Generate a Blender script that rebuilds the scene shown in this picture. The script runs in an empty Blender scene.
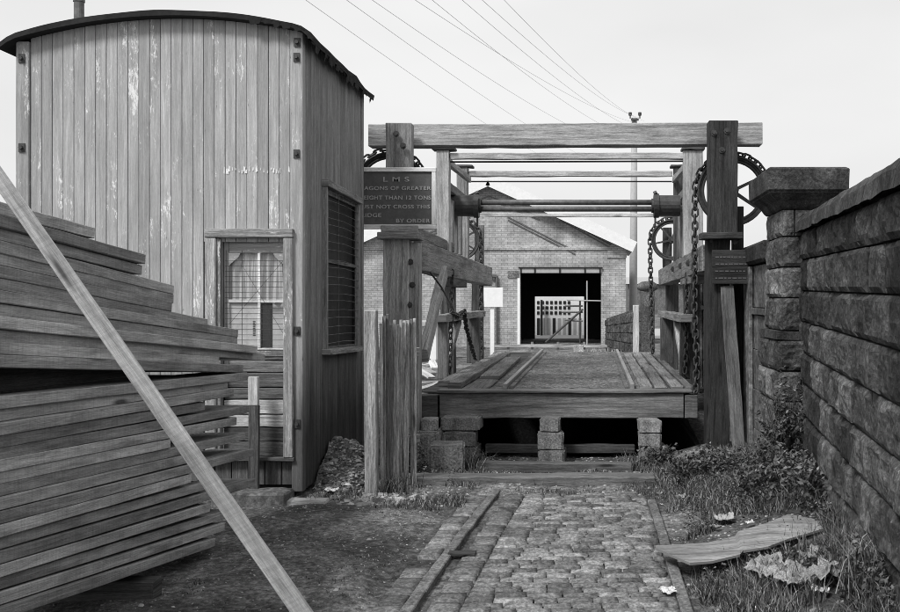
import bpy, bmesh, math, random
from mathutils import Vector, Matrix, noise
import numpy as np
R = random.Random(7)
sc = bpy.context.scene
COL = sc.collection
F, CX, CY, H = 1000.0, 595.0, 300.0, 1.6
def PX(px, Y): return (px - CX) / F * Y
def PZ(py, Y): return H + (CY - py) / F * Y

# ------------------------------------------------------------------ materials
def newmat(name):
    m = bpy.data.materials.new(name); m.use_nodes = True
    nt = m.node_tree; nt.nodes.clear()
    out = nt.nodes.new('ShaderNodeOutputMaterial'); b = nt.nodes.new('ShaderNodeBsdfPrincipled')
    nt.links.new(b.outputs[0], out.inputs[0])
    b.inputs['Specular IOR Level'].default_value = 0.25
    return m, nt, b
def N(nt, t, **kw):
    n = nt.nodes.new(t)
    for k, v in kw.items():
        if k in ('operation', 'blend_type', 'data_type', 'feature', 'distance', 'attribute_name', 'noise_dimensions', 'offset', 'offset_frequency', 'squash', 'distance_metric'):
            setattr(n, k, v)
    return n
def L(nt, a, b): nt.links.new(a, b)
def mapped(nt, src, scale, loc=(0, 0, 0)):
    mp = nt.nodes.new('ShaderNodeMapping'); mp.inputs['Scale'].default_value = scale; mp.inputs['Location'].default_value = loc
    L(nt, src, mp.inputs[0]); return mp.outputs[0]
def noise_n(nt, vec, scale, detail=4, rough=0.6, dist=0.0):
    n = nt.nodes.new('ShaderNodeTexNoise'); n.inputs['Scale'].default_value = scale
    n.inputs['Detail'].default_value = detail; n.inputs['Roughness'].default_value = rough; n.inputs['Distortion'].default_value = dist
    L(nt, vec, n.inputs['Vector']); return n.outputs[0]
def ramp(nt, src, stops):
    r = nt.nodes.new('ShaderNodeValToRGB'); e = r.color_ramp.elements
    while len(e) < len(stops): e.new(0.5)
    for i, (p, v) in enumerate(stops):
        e[i].position = p; e[i].color = (v, v, v, 1)
    L(nt, src, r.inputs[0]); return r.outputs[0]
def mixc(nt, fac, a, b, mode='MIX'):
    m = nt.nodes.new('ShaderNodeMix'); m.data_type = 'RGBA'; m.blend_type = mode
    for s, v in ((0, fac), (6, a), (7, b)):
        if isinstance(v, (int, float)):
            m.inputs[s].default_value = v if s == 0 else (v, v, v, 1)
        else: L(nt, v, m.inputs[s])
    return m.outputs[2]
def bump(nt, b, h, strength, dist=0.01):
    n = nt.nodes.new('ShaderNodeBump'); n.inputs['Strength'].default_value = strength; n.inputs['Distance'].default_value = dist
    L(nt, h, n.inputs['Height']); L(nt, n.outputs[0], b.inputs['Normal'])
def tintnode(nt):
    a = nt.nodes.new('ShaderNodeAttribute'); a.attribute_name = 'tint'; return a.outputs[0]

def wood(name, base, lo=0.45, peel=0.0, peelv=0.6, grain=1.0, rough=0.85, knots=True, stain=0.4, spec=0.2, grime=False, saw=False):
    m, nt, b = newmat(name)
    uv = nt.nodes.new('ShaderNodeUVMap').outputs[0]
    g1 = noise_n(nt, mapped(nt, uv, (1.6, 38, 1)), 1.0, 5, 0.65, 0.6)
    g2 = noise_n(nt, mapped(nt, uv, (7, 160, 1)), 1.0, 3, 0.7, 0.2)
    big = noise_n(nt, mapped(nt, uv, (1.1, 4.5, 1)), 1.0, 4, 0.65, 0.3)
    c = ramp(nt, g1, [(0.30, base * lo), (0.5, base), (0.7, base * 1.35)])
    c = mixc(nt, 0.5 * grain, c, ramp(nt, g2, [(0.32, 0.15), (0.5, 1.0), (0.66, 1.7)]), 'MULTIPLY')
    g3 = noise_n(nt, mapped(nt, uv, (30, 330, 1)), 1.0, 4, 0.8)
    c = mixc(nt, 0.6 * grain, c, ramp(nt, g3, [(0.36, 0.35), (0.5, 1.0), (0.62, 1.6)]), 'MULTIPLY')
    c = mixc(nt, stain, c, ramp(nt, big, [(0.32, 0.35), (0.5, 1.0), (0.66, 1.45)]), 'MULTIPLY')
    if knots:
        v = nt.nodes.new('ShaderNodeTexVoronoi'); v.inputs['Scale'].default_value = 1.0
        L(nt, mapped(nt, uv, (1.1, 6.0, 1)), v.inputs['Vector'])
        k = ramp(nt, v.outputs['Distance'], [(0.05, 1.0), (0.13, 0.0)])
        c = mixc(nt, k, c, base * 0.25)
    c = mixc(nt, 1.0, c, tintnode(nt), 'MULTIPLY')
    if peel > 0:
        p1 = noise_n(nt, mapped(nt, uv, (13, 60, 1)), 1.0, 6, 0.85, 0.8)
        p2 = noise_n(nt, mapped(nt, uv, (1.3, 4, 1)), 1.0, 3, 0.6)
        ad = nt.nodes.new('ShaderNodeMath'); ad.operation = 'MULTIPLY'; L(nt, p1, ad.inputs[0]); L(nt, p2, ad.inputs[1])
        f = ramp(nt, ad.outputs[0], [(0.40 - peel * 0.15, 0.0), (0.42 - peel * 0.15, 1.0)])
        c = mixc(nt, f, c, peelv)
        d1 = noise_n(nt, mapped(nt, uv, (5, 30, 1), (9, 4, 0)), 1.0, 5, 0.75, 0.3)
        c = mixc(nt, ramp(nt, d1, [(0.66, 0.0), (0.70, 0.75)]), c, base * 0.2)
    if saw:
        sw = noise_n(nt, mapped(nt, uv, (70, 3, 1)), 1.0, 3, 0.7, .3)
        c = mixc(nt, 0.28, c, ramp(nt, sw, [(0.35, 0.6), (0.5, 1.0), (0.65, 1.3)]), 'MULTIPLY')
        bl = noise_n(nt, mapped(nt, uv, (2.2, 14, 1)), 1.0, 5, 0.75, .5)
        c = mixc(nt, 0.55, c, ramp(nt, bl, [(0.36, 0.45), (0.5, 1.0), (0.62, 1.25)]), 'MULTIPLY')
    if grime:
        oc = nt.nodes.new('ShaderNodeTexCoord').outputs['Object']; sx_ = nt.nodes.new('ShaderNodeSeparateXYZ'); L(nt, oc, sx_.inputs[0])
        gn = noise_n(nt, mapped(nt, oc, (9, 9, 1.2)), 1.0, 4, 0.7); mm = nt.nodes.new('ShaderNodeMath'); mm.operation = 'MULTIPLY_ADD'; L(nt, gn, mm.inputs[0]); mm.inputs[1].default_value = -1.1; L(nt, sx_.outputs[2], mm.inputs[2])
        c = mixc(nt, 1.0, c, ramp(nt, mm.outputs[0], [(0.0, 0.28), (0.75, 1.0)]), 'MULTIPLY')
    L(nt, c, b.inputs['Base Color']); b.inputs['Roughness'].default_value = rough
    b.inputs['Specular IOR Level'].default_value = spec
    s = nt.nodes.new('ShaderNodeMath'); s.operation = 'ADD'; L(nt, g1, s.inputs[0]); L(nt, g2, s.inputs[1])
    bump(nt, b, s.outputs[0], 0.55, 0.006)
    return m
def stone(name, base, lo=0.35, hi=1.5, scale=3.0, bumpd=0.02, light=0.0):
    m, nt, b = newmat(name)
    tc = nt.nodes.new('ShaderNodeTexCoord').outputs['Object']
    a = noise_n(nt, tc, scale, 7, 0.7, 0.4); f = noise_n(nt, tc, scale * 11, 5, 0.75)
    d = noise_n(nt, mapped(nt, tc, (7, 7, 1.3)), 1.0, 4, 0.7)
    c = ramp(nt, a, [(0.3, base * lo), (0.52, base), (0.75, base * hi)])
    c = mixc(nt, 0.7, c, ramp(nt, f, [(0.36, 0.2), (0.5, 0.9), (0.64, 1.9)]), 'MULTIPLY')
    c = mixc(nt, 0.5, c, ramp(nt, d, [(0.35, 0.4), (0.65, 1.2)]), 'MULTIPLY')
    if light:
        c = mixc(nt, ramp(nt, noise_n(nt, tc, scale * 7, 6, 0.8), [(0.63, 0.0), (0.7, 0.6)]), c, light)
    c = mixc(nt, 1.0, c, tintnode(nt), 'MULTIPLY')
    L(nt, c, b.inputs['Base Color']); b.inputs['Roughness'].default_value = 0.9
    s = nt.nodes.new('ShaderNodeMath'); s.operation = 'MULTIPLY_ADD'; L(nt, f, s.inputs[0]); s.inputs[1].default_value = 0.4; L(nt, a, s.inputs[2])
    bump(nt, b, s.outputs[0], 0.8, bumpd)
    return m
def metal(name, base, rough=0.6, spec=0.5):
    m, nt, b = newmat(name)
    tc = nt.nodes.new('ShaderNodeTexCoord').outputs['Object']
    a = noise_n(nt, tc, 14, 6, 0.7)
    L(nt, ramp(nt, a, [(0.3, base * 0.5), (0.6, base * 1.2), (0.75, base * 1.8)]), b.inputs['Base Color'])
    b.inputs['Roughness'].default_value = rough; b.inputs['Specular IOR Level'].default_value = spec
    bump(nt, b, noise_n(nt, tc, 60, 4, 0.7), 0.4, 0.004)
    return m
def plain(name, base, rough=0.8, var=0.3, scale=8, spec=0.2):
    m, nt, b = newmat(name)
    tc = nt.nodes.new('ShaderNodeTexCoord').outputs['Object']
    a = noise_n(nt, tc, scale, 5, 0.7)
    L(nt, ramp(nt, a, [(0.3, base * (1 - var)), (0.7, base * (1 + var * 0.5))]), b.inputs['Base Color'])
    b.inputs['Roughness'].default_value = rough; b.inputs['Specular IOR Level'].default_value = spec
    bump(nt, b, a, 0.3, 0.01)
    return m
def leafmat(name, base, spread=1.0):
    m, nt, b = newmat(name)
    c = mixc(nt, 1.0, base, tintnode(nt), 'MULTIPLY')
    L(nt, c, b.inputs['Base Color']); b.inputs['Roughness'].default_value = 0.55
    b.inputs['Specular IOR Level'].default_value = 0.3
    return m

M = {}
M['siding'] = wood('painted_siding', 0.35, lo=0.88, peel=0.47, peelv=0.75, grain=0.3, knots=False, stain=0.22, grime=True)
M['siding_shaded'] = wood('shaded_side_siding', 0.22, lo=0.7, peel=0.12, peelv=0.5, grain=0.7, knots=False, stain=0.45, grime=True)  # darker copy of the front siding, the side wall's shade painted in
M['trim'] = wood('trim_wood', 0.33, lo=0.5, peel=0.5, peelv=0.75, grain=0.9, stain=0.4)
M['darkboard'] = wood('dark_board', 0.09, lo=0.4, grain=0.9)
M['lightboard'] = wood('light_board', 0.5, lo=0.6, grain=0.6)
M['lumber'] = wood('sawn_lumber', 0.34, lo=0.78, grain=0.32, stain=0.6, saw=True)
M['plank'] = wood('new_plank', 0.64, lo=0.78, grain=0.35, stain=0.35, saw=True)
M['beam'] = wood('gantry_timber', 0.25, lo=0.4, grain=0.9, stain=0.55)
M['beam_pale'] = wood('pale_timber', 0.40, lo=0.5, grain=0.8, stain=0.4)
M['beam_dark'] = wood('dark_timber', 0.06, lo=0.35, grain=1.0, stain=0.6)
M['picket'] = wood('weathered_picket', 0.3, lo=0.2, grain=1.0, stain=0.6, peel=0.1, peelv=0.55)
M['deckwood'] = wood('deck_timber', 0.165, lo=0.4, grain=0.9, stain=0.6)
M['iron'] = metal('sooty_iron', 0.045, 0.55, 0.4)
M['rust'] = metal('worn_iron', 0.13, 0.6, 0.4)
M['shaft'] = metal('grey_shaft', 0.10, 0.45, 0.5)
M['felt'] = plain('roof_felt', 0.022, 0.85, 0.4, 20)
M['white'] = plain('white_paint', 0.8, 0.7, 0.08)
M['greyp'] = plain('grey_paint', 0.4, 0.7, 0.15)
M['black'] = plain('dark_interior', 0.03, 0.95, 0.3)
M['signboard'] = plain('slate_board', 0.115, 0.6, 0.25, 12)
M['letters'] = plain('worn_letters', 0.42, 0.7, 0.45, 45)
M['signframe'] = wood('sign_frame', 0.68, lo=0.7, grain=0.5, knots=False, stain=0.2)
M['soot'] = stone('soot_stone', 0.058, 0.25, 2.3, 3.5, 0.03, light=0.3)
M['sootpale'] = stone('soot_stone_pale', 0.11, 0.3, 1.8, 3.0, 0.03, light=0.25)  # paler variant of the soot stone
M['ashlar'] = stone('ashlar_stone', 0.16, 0.5, 1.4, 1.6, 0.01)
M['block'] = stone('pale_block', 0.26, 0.5, 1.35, 5.0, 0.015, light=0.4)
M['sett'] = stone('granite_sett', 0.2, 0.6, 1.4, 4.0, 0.006, light=0.0)
M['strip'] = stone('rail_strip', 0.17, 0.6, 1.3, 4.0, 0.006)
M['pit'] = stone('pit_stone', 0.02, 0.4, 1.5, 2.0, 0.02)  # near-black base colour puts the shade under the deck into the stone
M['paper'] = plain('paper', 0.6, 0.8, 0.15, 15)
M['oldpaper'] = stone('stained_paper', .33, .4, 1.5, 18, .01)
M['wire'] = plain('wire_grey', .62, .8, .1)
M['railsteel'] = metal('worn_rail', .24, .5, .4)
M['darkglass'] = plain('dirty_dark_glass', .03, .5, .5, 6)
M['leaf'] = leafmat('leaf', 0.075)
M['grass'] = leafmat('grass', 0.095)
M['dry'] = leafmat('dry_stem', 0.30)
M['gravel'] = leafmat('gravel', 0.2)
M['ceramic'] = plain('insulator', 0.3, 0.3, 0.1, 8, 0.5)

def brickmat():
    m, nt, b = newmat('pale_brick')
    tc = nt.nodes.new('ShaderNodeTexCoord').outputs['Object']
    sx = nt.nodes.new('ShaderNodeSeparateXYZ'); L(nt, tc, sx.inputs[0])
    ad = nt.nodes.new('ShaderNodeMath'); L(nt, sx.outputs[0], ad.inputs[0]); L(nt, sx.outputs[1], ad.inputs[1])
    cb = nt.nodes.new('ShaderNodeCombineXYZ'); L(nt, ad.outputs[0], cb.inputs[0]); L(nt, sx.outputs[2], cb.inputs[1])
    br = nt.nodes.new('ShaderNodeTexBrick'); br.inputs['Scale'].default_value = 1.0
    br.inputs['Brick Width'].default_value = 0.235; br.inputs['Row Height'].default_value = 0.08
    br.inputs['Mortar Size'].default_value = 0.009
    br.inputs['Color1'].default_value = (0.40,) * 3 + (1,); br.inputs['Color2'].default_value = (0.52,) * 3 + (1,)
    br.inputs['Mortar'].default_value = (0.26,) * 3 + (1,)
    L(nt, cb.outputs[0], br.inputs['Vector'])
    a = noise_n(nt, tc, 0.7, 5, 0.65)
    st = noise_n(nt, mapped(nt, tc, (1.2, 1, 0.25)), 1.0, 5, 0.7)
    c = mixc(nt, 0.8, br.outputs[0], ramp(nt, a, [(0.35, 0.5), (0.65, 1.2)]), 'MULTIPLY')
    c = mixc(nt, 0.5, c, ramp(nt, noise_n(nt, tc, 9, 4, 0.8), [(0.4, 0.6), (0.6, 1.2)]), 'MULTIPLY')
    c = mixc(nt, 0.5, c, ramp(nt, st, [(0.3, 0.6), (0.6, 1.1)]), 'MULTIPLY')
    L(nt, c, b.inputs['Base Color']); b.inputs['Roughness'].default_value = 0.9
    return m
M['brick'] = brickmat()
def groundmat():
    m, nt, b = newmat('dirt_ground')
    tc = nt.nodes.new('ShaderNodeTexCoord').outputs['Object']
    a = noise_n(nt, tc, 1.1, 6, 0.65, 0.5); f = noise_n(nt, tc, 22, 7, 0.78); g = noise_n(nt, tc, 90, 4, 0.7)
    s = noise_n(nt, mapped(nt, tc, (3.5, 0.7, 1)), 1.0, 5, 0.7, 0.6)
    c = ramp(nt, a, [(0.34, 0.06), (0.5, 0.13), (0.66, 0.30)])
    c = mixc(nt, 0.85, c, ramp(nt, f, [(0.36, 0.15), (0.5, 0.9), (0.64, 2.2)]), 'MULTIPLY')
    c = mixc(nt, 0.6, c, ramp(nt, s, [(0.3, 0.4), (0.6, 1.2)]), 'MULTIPLY')
    c = mixc(nt, ramp(nt, g, [(0.66, 0.0), (0.72, 0.7)]), c, 0.28)
    L(nt, c, b.inputs['Base Color']); b.inputs['Roughness'].default_value = 0.95
    ss = nt.nodes.new('ShaderNodeMath'); ss.operation = 'ADD'; L(nt, f, ss.inputs[0]); L(nt, g, ss.inputs[1])
    bump(nt, b, ss.outputs[0], 0.9, 0.02)
    return m
M['ground'] = groundmat()
M['rubble'] = stone('rubble', 0.19, 0.4, 1.6, 9.0, 0.03, light=0.55)
def grit():
    m, nt, b = newmat('deck_grit')
    tc = nt.nodes.new('ShaderNodeTexCoord').outputs['Object']
    a = noise_n(nt, tc, 2.5, 5, 0.7); f = noise_n(nt, tc, 26, 8, 0.85)
    c = ramp(nt, a, [(0.35, 0.09), (0.65, 0.19)])
    c = mixc(nt, 0.85, c, ramp(nt, f, [(0.38, 0.1), (0.5, 0.9), (0.62, 2.0)]), 'MULTIPLY')
    L(nt, c, b.inputs['Base Color']); b.inputs['Roughness'].default_value = 0.95
    bump(nt, b, f, 0.9, 0.015)
    return m
M['grit'] = grit()
def glassm():
    m, nt, b = newmat('dusty_glass')
    b.inputs['Base Color'].default_value = (0.3, 0.3, 0.3, 1); b.inputs['Roughness'].default_value = 0.12
    b.inputs['Specular IOR Level'].default_value = 0.6
    tr = nt.nodes.new('ShaderNodeBsdfTransparent'); mx = nt.nodes.new('ShaderNodeMixShader')
    mx.inputs[0].default_value = 0.18
    out = [n for n in nt.nodes if n.type == 'OUTPUT_MATERIAL'][0]
    L(nt, tr.outputs[0], mx.inputs[1]); L(nt, b.outputs[0], mx.inputs[2]); L(nt, mx.outputs[0], out.inputs[0])
    return m
M['glass'] = glassm()
def waterm():
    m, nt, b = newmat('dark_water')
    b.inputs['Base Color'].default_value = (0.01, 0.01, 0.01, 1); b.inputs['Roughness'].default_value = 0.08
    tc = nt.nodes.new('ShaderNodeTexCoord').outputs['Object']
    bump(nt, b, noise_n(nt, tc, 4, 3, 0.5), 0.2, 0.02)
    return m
M['water'] = waterm()

# ------------------------------------------------------------------ mesh builder
ORG = {}
class MB:
    def __init__(s): s.v = []; s.f = []; s.uv = []; s.t = []
    def _t(s, n, tint): s.t += [tint] * n
    def beam(s, p0, p1, w, h, seg=1, jit=0.0, tint=None, up=(0, 0, 1), scale1=1.0):
        p0 = Vector(p0); p1 = Vector(p1); d = p1 - p0; ln = d.length; d.normalize()
        up = Vector(up)
        if abs(d.dot(up)) > 0.95: up = Vector((0, 1, 0))
        sd = d.cross(up).normalized(); u = sd.cross(d).normalized()
        if tint is None: tint = R.uniform(0.82, 1.15)
        o = len(s.v); uo, vo = R.uniform(0, 50), R.uniform(0, 50)
        for i in range(seg + 1):
            t = i / seg; c = p0 + d * (ln * t); k = 1 + (scale1 - 1) * t
            for a, b in ((-1, -1), (1, -1), (1, 1), (-1, 1)):
                s.v.append(c + sd * (a * w / 2 * k + R.uniform(-jit, jit)) + u * (b * h / 2 * k + R.uniform(-jit, jit)))
        s._t(4 * (seg + 1), tint)
        per = [0, w, w + h, 2 * w + h, 2 * w + 2 * h]
        for i in range(seg):
            for j in range(4):
                a = o + i * 4 + j; b = o + i * 4 + (j + 1) % 4
                s.f.append((a, b, b + 4, a + 4))
                u0, u1 = uo + ln * i / seg, uo + ln * (i + 1) / seg
                s.uv += [(u0, vo + per[j]), (u0, vo + per[j + 1]), (u1, vo + per[j + 1]), (u1, vo + per[j])]
        s.f.append((o + 3, o + 2, o + 1, o)); s.uv += [(uo, vo), (uo + w * .3, vo), (uo + w * .3, vo + h), (uo, vo + h)]
        e = o + 4 * seg
        s.f.append((e, e + 1, e + 2, e + 3)); s.uv += [(uo, vo), (uo + w * .3, vo), (uo + w * .3, vo + h), (uo, vo + h)]
    def box(s, x0, x1, y0, y1, z0, z1, axis='z', seg=1, jit=0.0, tint=None):
        cx, cy, cz = (x0 + x1) / 2, (y0 + y1) / 2, (z0 + z1) / 2
        if axis == 'x': s.beam((x0, cy, cz), (x1, cy, cz), abs(y1 - y0), abs(z1 - z0), seg, jit, tint)
        elif axis == 'y': s.beam((cx, y0, cz), (cx, y1, cz), abs(x1 - x0), abs(z1 - z0), seg, jit, tint)
        else: s.beam((cx, cy, z0), (cx, cy, z1), abs(x1 - x0), abs(y1 - y0), seg, jit, tint)
    def poly(s, pts, tint=1.0, uv=None):
        o = len(s.v); s.v += [Vector(p) for p in pts]; s._t(len(pts), tint)
        s.f.append(tuple(range(o, o + len(pts)))); s.uv += uv or [(p[0] + p[1], p[2]) for p in pts]
    def tube(s, pts, r, n=8, tint=1.0, cap=True, closed=False, ry=None):
        pts = [Vector(p) for p in pts]; o = len(s.v); m = len(pts); rr = r if isinstance(r, (list, tuple)) else [r] * m
        pn = None; ul = 0
        for i, p in enumerate(pts):
            if closed: d = (pts[(i + 1) % m] - pts[i - 1])
            else: d = (pts[min(i + 1, m - 1)] - pts[max(i - 1, 0)])
            d.normalize()
            if pn is None:
                a = Vector((0, 0, 1)) if abs(d.z) < 0.9 else Vector((1, 0, 0)); pn = d.cross(a).normalized()
            pn = (pn - d * pn.dot(d)).normalized(); q = d.cross(pn)
            for k in range(n):
                an = 2 * math.pi * k / n; s.v.append(p + pn * (math.cos(an) * rr[i]) + q * (math.sin(an) * rr[i]))
        s._t(m * n, tint)
        for i in range(m if closed else m - 1):
            for k in range(n):
                a = o + i * n + k; b = o + i * n + (k + 1) % n; c = o + ((i + 1) % m) * n + (k + 1) % n; e = o + ((i + 1) % m) * n + k
                s.f.append((a, b, c, e)); s.uv += [(i * .1, k / n), (i * .1, (k + 1) / n), (i * .1 + .1, (k + 1) / n), (i * .1 + .1, k / n)]
        if cap and not closed:
            s.f.append(tuple(range(o + n - 1, o - 1, -1))); s.uv += [(0, 0)] * n
            s.f.append(tuple(range(o + (m - 1) * n, o + m * n))); s.uv += [(0, 0)] * n
    def build(s, name, mat, parent=None, origin=None, bevel=0.0, smooth=False, segs=1):
        me = bpy.data.meshes.new(name)
        if parent is not None: og = ORG[parent.name]
        elif origin is not None: og = Vector(origin)
        else:
            xs = [v[0] for v in s.v]; ys = [v[1] for v in s.v]; zs = [v[2] for v in s.v]
            og = Vector(((min(xs) + max(xs)) / 2, (min(ys) + max(ys)) / 2, min(zs)))
        me.from_pydata([tuple(Vector(v) - og) for v in s.v], [], s.f)
        ul = me.uv_layers.new(name='UVMap')
        ul.data.foreach_set('uv', [c for p in s.uv for c in p])
        at = me.attributes.new('tint', 'FLOAT_COLOR', 'POINT')
        at.data.foreach_set('color', [c for t in s.t for c in (t, t, t, 1.0)])
        if smooth: me.polygons.foreach_set('use_smooth', [True] * len(me.polygons))
        me.materials.append(mat); me.update()
        o = bpy.data.objects.new(name, me); COL.objects.link(o)
        if parent is not None: o.parent = parent
        else: o.location = og
        ORG[o.name] = og
        if bevel:
            b = o.modifiers.new('bevel', 'BEVEL'); b.width = bevel; b.segments = segs; b.limit_method = 'ANGLE'; b.angle_limit = math.radians(40)
        return o
def fix_normals(o):
    bm = bmesh.new(); bm.from_mesh(o.data); bmesh.ops.recalc_face_normals(bm, faces=bm.faces); bm.to_mesh(o.data); bm.free()
def tag(o, label, cat, group=None):
    o['label'] = label; o['category'] = cat
    if group: o['group'] = group
    return o
def thing(name, loc, label, cat, group=None):
    o = bpy.data.objects.new(name, None); COL.objects.link(o); o.location = loc; o.empty_display_size = 0.1
    ORG[o.name] = Vector(loc); return tag(o, label, cat, group)
def structure(o): o['kind'] = 'structure'; return o
def nz(x, y, z=0.0, s=1.0): return noise.noise(Vector((x * s, y * s, z * s + 3.7)))

# ------------------------------------------------------------------ terrain
PITX0, PITX1, PITY0, PITY1 = -1.98, 1.16, 10.95, 18.6
def wall_x(y): return 1.76 - 0.095 * (8.5 - y)
def gz(x, y):
    if PITX0 < x < PITX1 and PITY0 < y < PITY1: return -1.7
    z = 0.0
    if y < 11: 
        z += nz(x, y, 0, 1.3) * 0.035 + nz(x, y, 5, 4.0) * 0.016
        if x > 0.7: z += min((x - 0.7) * 0.2, 0.22)
        if y > 8.9: z -= min((y - 8.9) * 0.1, 0.1)
        if -1.35 < x < 0.75 and y < 8.45:
            e = min(1, (x + 1.35) / 0.15, (0.75 - x) / 0.15, (8.45 - y) / 0.2); z = z * (1 - e) - (0.034 - .012 * (nz(x, y, 0, 1.5) > .15)) * e
        if y < 2: z *= max(0, y / 2)
    else:
        k = min(1, max(0, (y - 11) / 4)); z += 0.32 * k
        if y > 20: z = 0.32 - min(1, (y - 20) / 14) * 0.45
        z += nz(x, y, 0, 0.6) * 0.06 * (1 if y < 60 else 0)
    return z
def lin(a, b, st):
    n = max(1, round((b - a) / st)); return [a + (b - a) * i / n for i in range(n)]
xs = [-600, -200, -80, -40, -20, -12, -8] + lin(-6, PITX0 - .003, .07) + [PITX0 - .003, PITX0 + .003] + lin(PITX0 + .07, PITX1 - .003, .07) + [PITX1 - .003, PITX1 + .003] + lin(PITX1 + .07, 2.6, .07) + [2.6, 4, 6, 10, 20, 50, 120, 300, 600]
ys = [-60, -20, -6, -2, 0, 1.2] + lin(2, PITY0 - .003, .07) + [PITY0 - .003, PITY0 + .003] + lin(11.1, 18.5, .25) + [PITY1 - .003, PITY1 + .003] + lin(19, 42, .5) + [50, 70, 120, 250, 600, 1500]
g = MB()
for y in ys:
    for x in xs: g.v.append(Vector((x, y, gz(x, y))))
g._t(len(g.v), 1.0)
nx = len(xs)
for j in range(len(ys) - 1):
    for i in range(nx - 1):
        a = j * nx + i; g.f.append((a, a + 1, a + nx + 1, a + nx)); g.uv += [(0, 0)] * 4
ground = structure(g.build('ground', M['ground'], origin=(0, 0, 0), smooth=False))
# canal walls and water
w = MB()
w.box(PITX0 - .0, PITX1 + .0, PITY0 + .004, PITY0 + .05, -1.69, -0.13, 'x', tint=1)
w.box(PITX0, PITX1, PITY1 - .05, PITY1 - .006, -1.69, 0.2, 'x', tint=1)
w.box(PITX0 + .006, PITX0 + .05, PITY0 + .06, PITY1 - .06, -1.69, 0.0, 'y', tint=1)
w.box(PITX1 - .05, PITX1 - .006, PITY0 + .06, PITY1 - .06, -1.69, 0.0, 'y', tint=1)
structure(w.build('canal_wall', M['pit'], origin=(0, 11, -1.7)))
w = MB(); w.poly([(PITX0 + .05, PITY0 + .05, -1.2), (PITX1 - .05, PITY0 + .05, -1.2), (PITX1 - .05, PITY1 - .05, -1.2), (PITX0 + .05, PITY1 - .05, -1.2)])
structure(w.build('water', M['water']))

# road of setts
def sett(mb, x0, x1, y0, y1, zt, tint, nxs=4, nys=3):
    o = len(mb.v); sx = R.uniform(0, 99)
    tx, ty = R.uniform(-.012, .012), R.uniform(-.02, .02)
    cx, cy = (x0 + x1) / 2, (y0 + y1) / 2
    for j in range(nys + 3):
        for i in range(nxs + 3):
            u = min(max((i - 1) / nxs, 0), 1); v = min(max((j - 1) / nys, 0), 1)
            x = x0 + (x1 - x0) * u; y = y0 + (y1 - y0) * v
            edge = (i == 0 or i == nxs + 2 or j == 0 or j == nys + 2)
            dome = 0.008 * (1 - (2 * u - 1) ** 4) * (1 - (2 * v - 1) ** 4)
            z = zt - 0.008 + dome + (x - cx) * tx + (y - cy) * ty + nz(x + sx, y, 0, 22) * 0.0025
            if edge: z = zt - 0.09
            mb.v.append(Vector((x + nz(x, y + sx, 1, 9) * 0.007, y + nz(x + sx, y, 2, 9) * 0.007, z)))
    n = nxs + 3; mb._t(n * (nys + 3), tint)
    for j in range(nys + 2):
        for i in range(nxs + 2):
            a = o + j * n + i; mb.f.append((a, a + 1, a + n + 1, a + n)); mb.uv += [(0, 0)] * 4
rd = MB()
y = 3.2
LX = lambda y: -0.97 + (y - 5.2) * 0.03 + .004 * (y - 5.2) ** 2      # left running strip
RX = lambda y: 0.475 - (y - 5.1) * 0.008
while y < 8.42:
    h = R.uniform(0.085, 0.105)
    x = LX(y) + 0.27; first = True
    while x < RX(y) + 0.02:
        l = R.uniform(0.12, 0.22); x1 = min(x + l, RX(y) - 0.03)
        if x1 - x < 0.06: break
        if not (y > 7.8 and R.random() < (y - 7.8) * 1.0):
            sett(rd, x + .004, x1 - .004, y + .010 + nz(x, y, 2, .8) * .04, y + h - .010 + nz(x, y, 2, .8) * .04, R.uniform(-.003, .003) + nz(x, y, 0, .9) * .012, R.choice([.6, .8, .9, 1, 1.1, 1.2, 1.5]))
        x = x1
    y += h
for side, x0, x1 in ((0, -0.19, -0.045), (1, .11, .262)):
    y = 3.2
    while y < 8.35:
        l = R.uniform(0.13, 0.24)
        if R.random() > (.2 if side == 0 else .03): sett(rd, LX(y) + x0 + R.uniform(-.006, .006), LX(y) + x1, y, y + l - .014, R.uniform(-.012, -.004) if side == 0 else R.uniform(-.004, .002), R.uniform(0.6, 1.2))
        y += l
structure(rd.build('road', M['sett'], origin=(0, 5, 0), smooth=True))
st = MB()
def ribbon(mb, f, y0, y1, w, z, gaps=()):
    y = y0
    while y < y1:
        l = R.uniform(0.45, 0.9); ye = min(y + l, y1)
        if not any(a < (y + ye) / 2 < b for a, b in gaps):
            mb.beam((f(y), y, z), (f(ye), ye - .006, z + R.uniform(-.003, .003)), w, .07, 4, .003)
        y = ye
ribbon(st, LX, 3.2, 8.45, .07, -0.028)
ribbon(st, RX, 3.2, 8.0, .065, -0.024, gaps=((5.75, 6.35),))
tr = st.build('road_rail_strip', M['strip'], origin=(0, 5, 0), bevel=.006); structure(tr)

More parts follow.
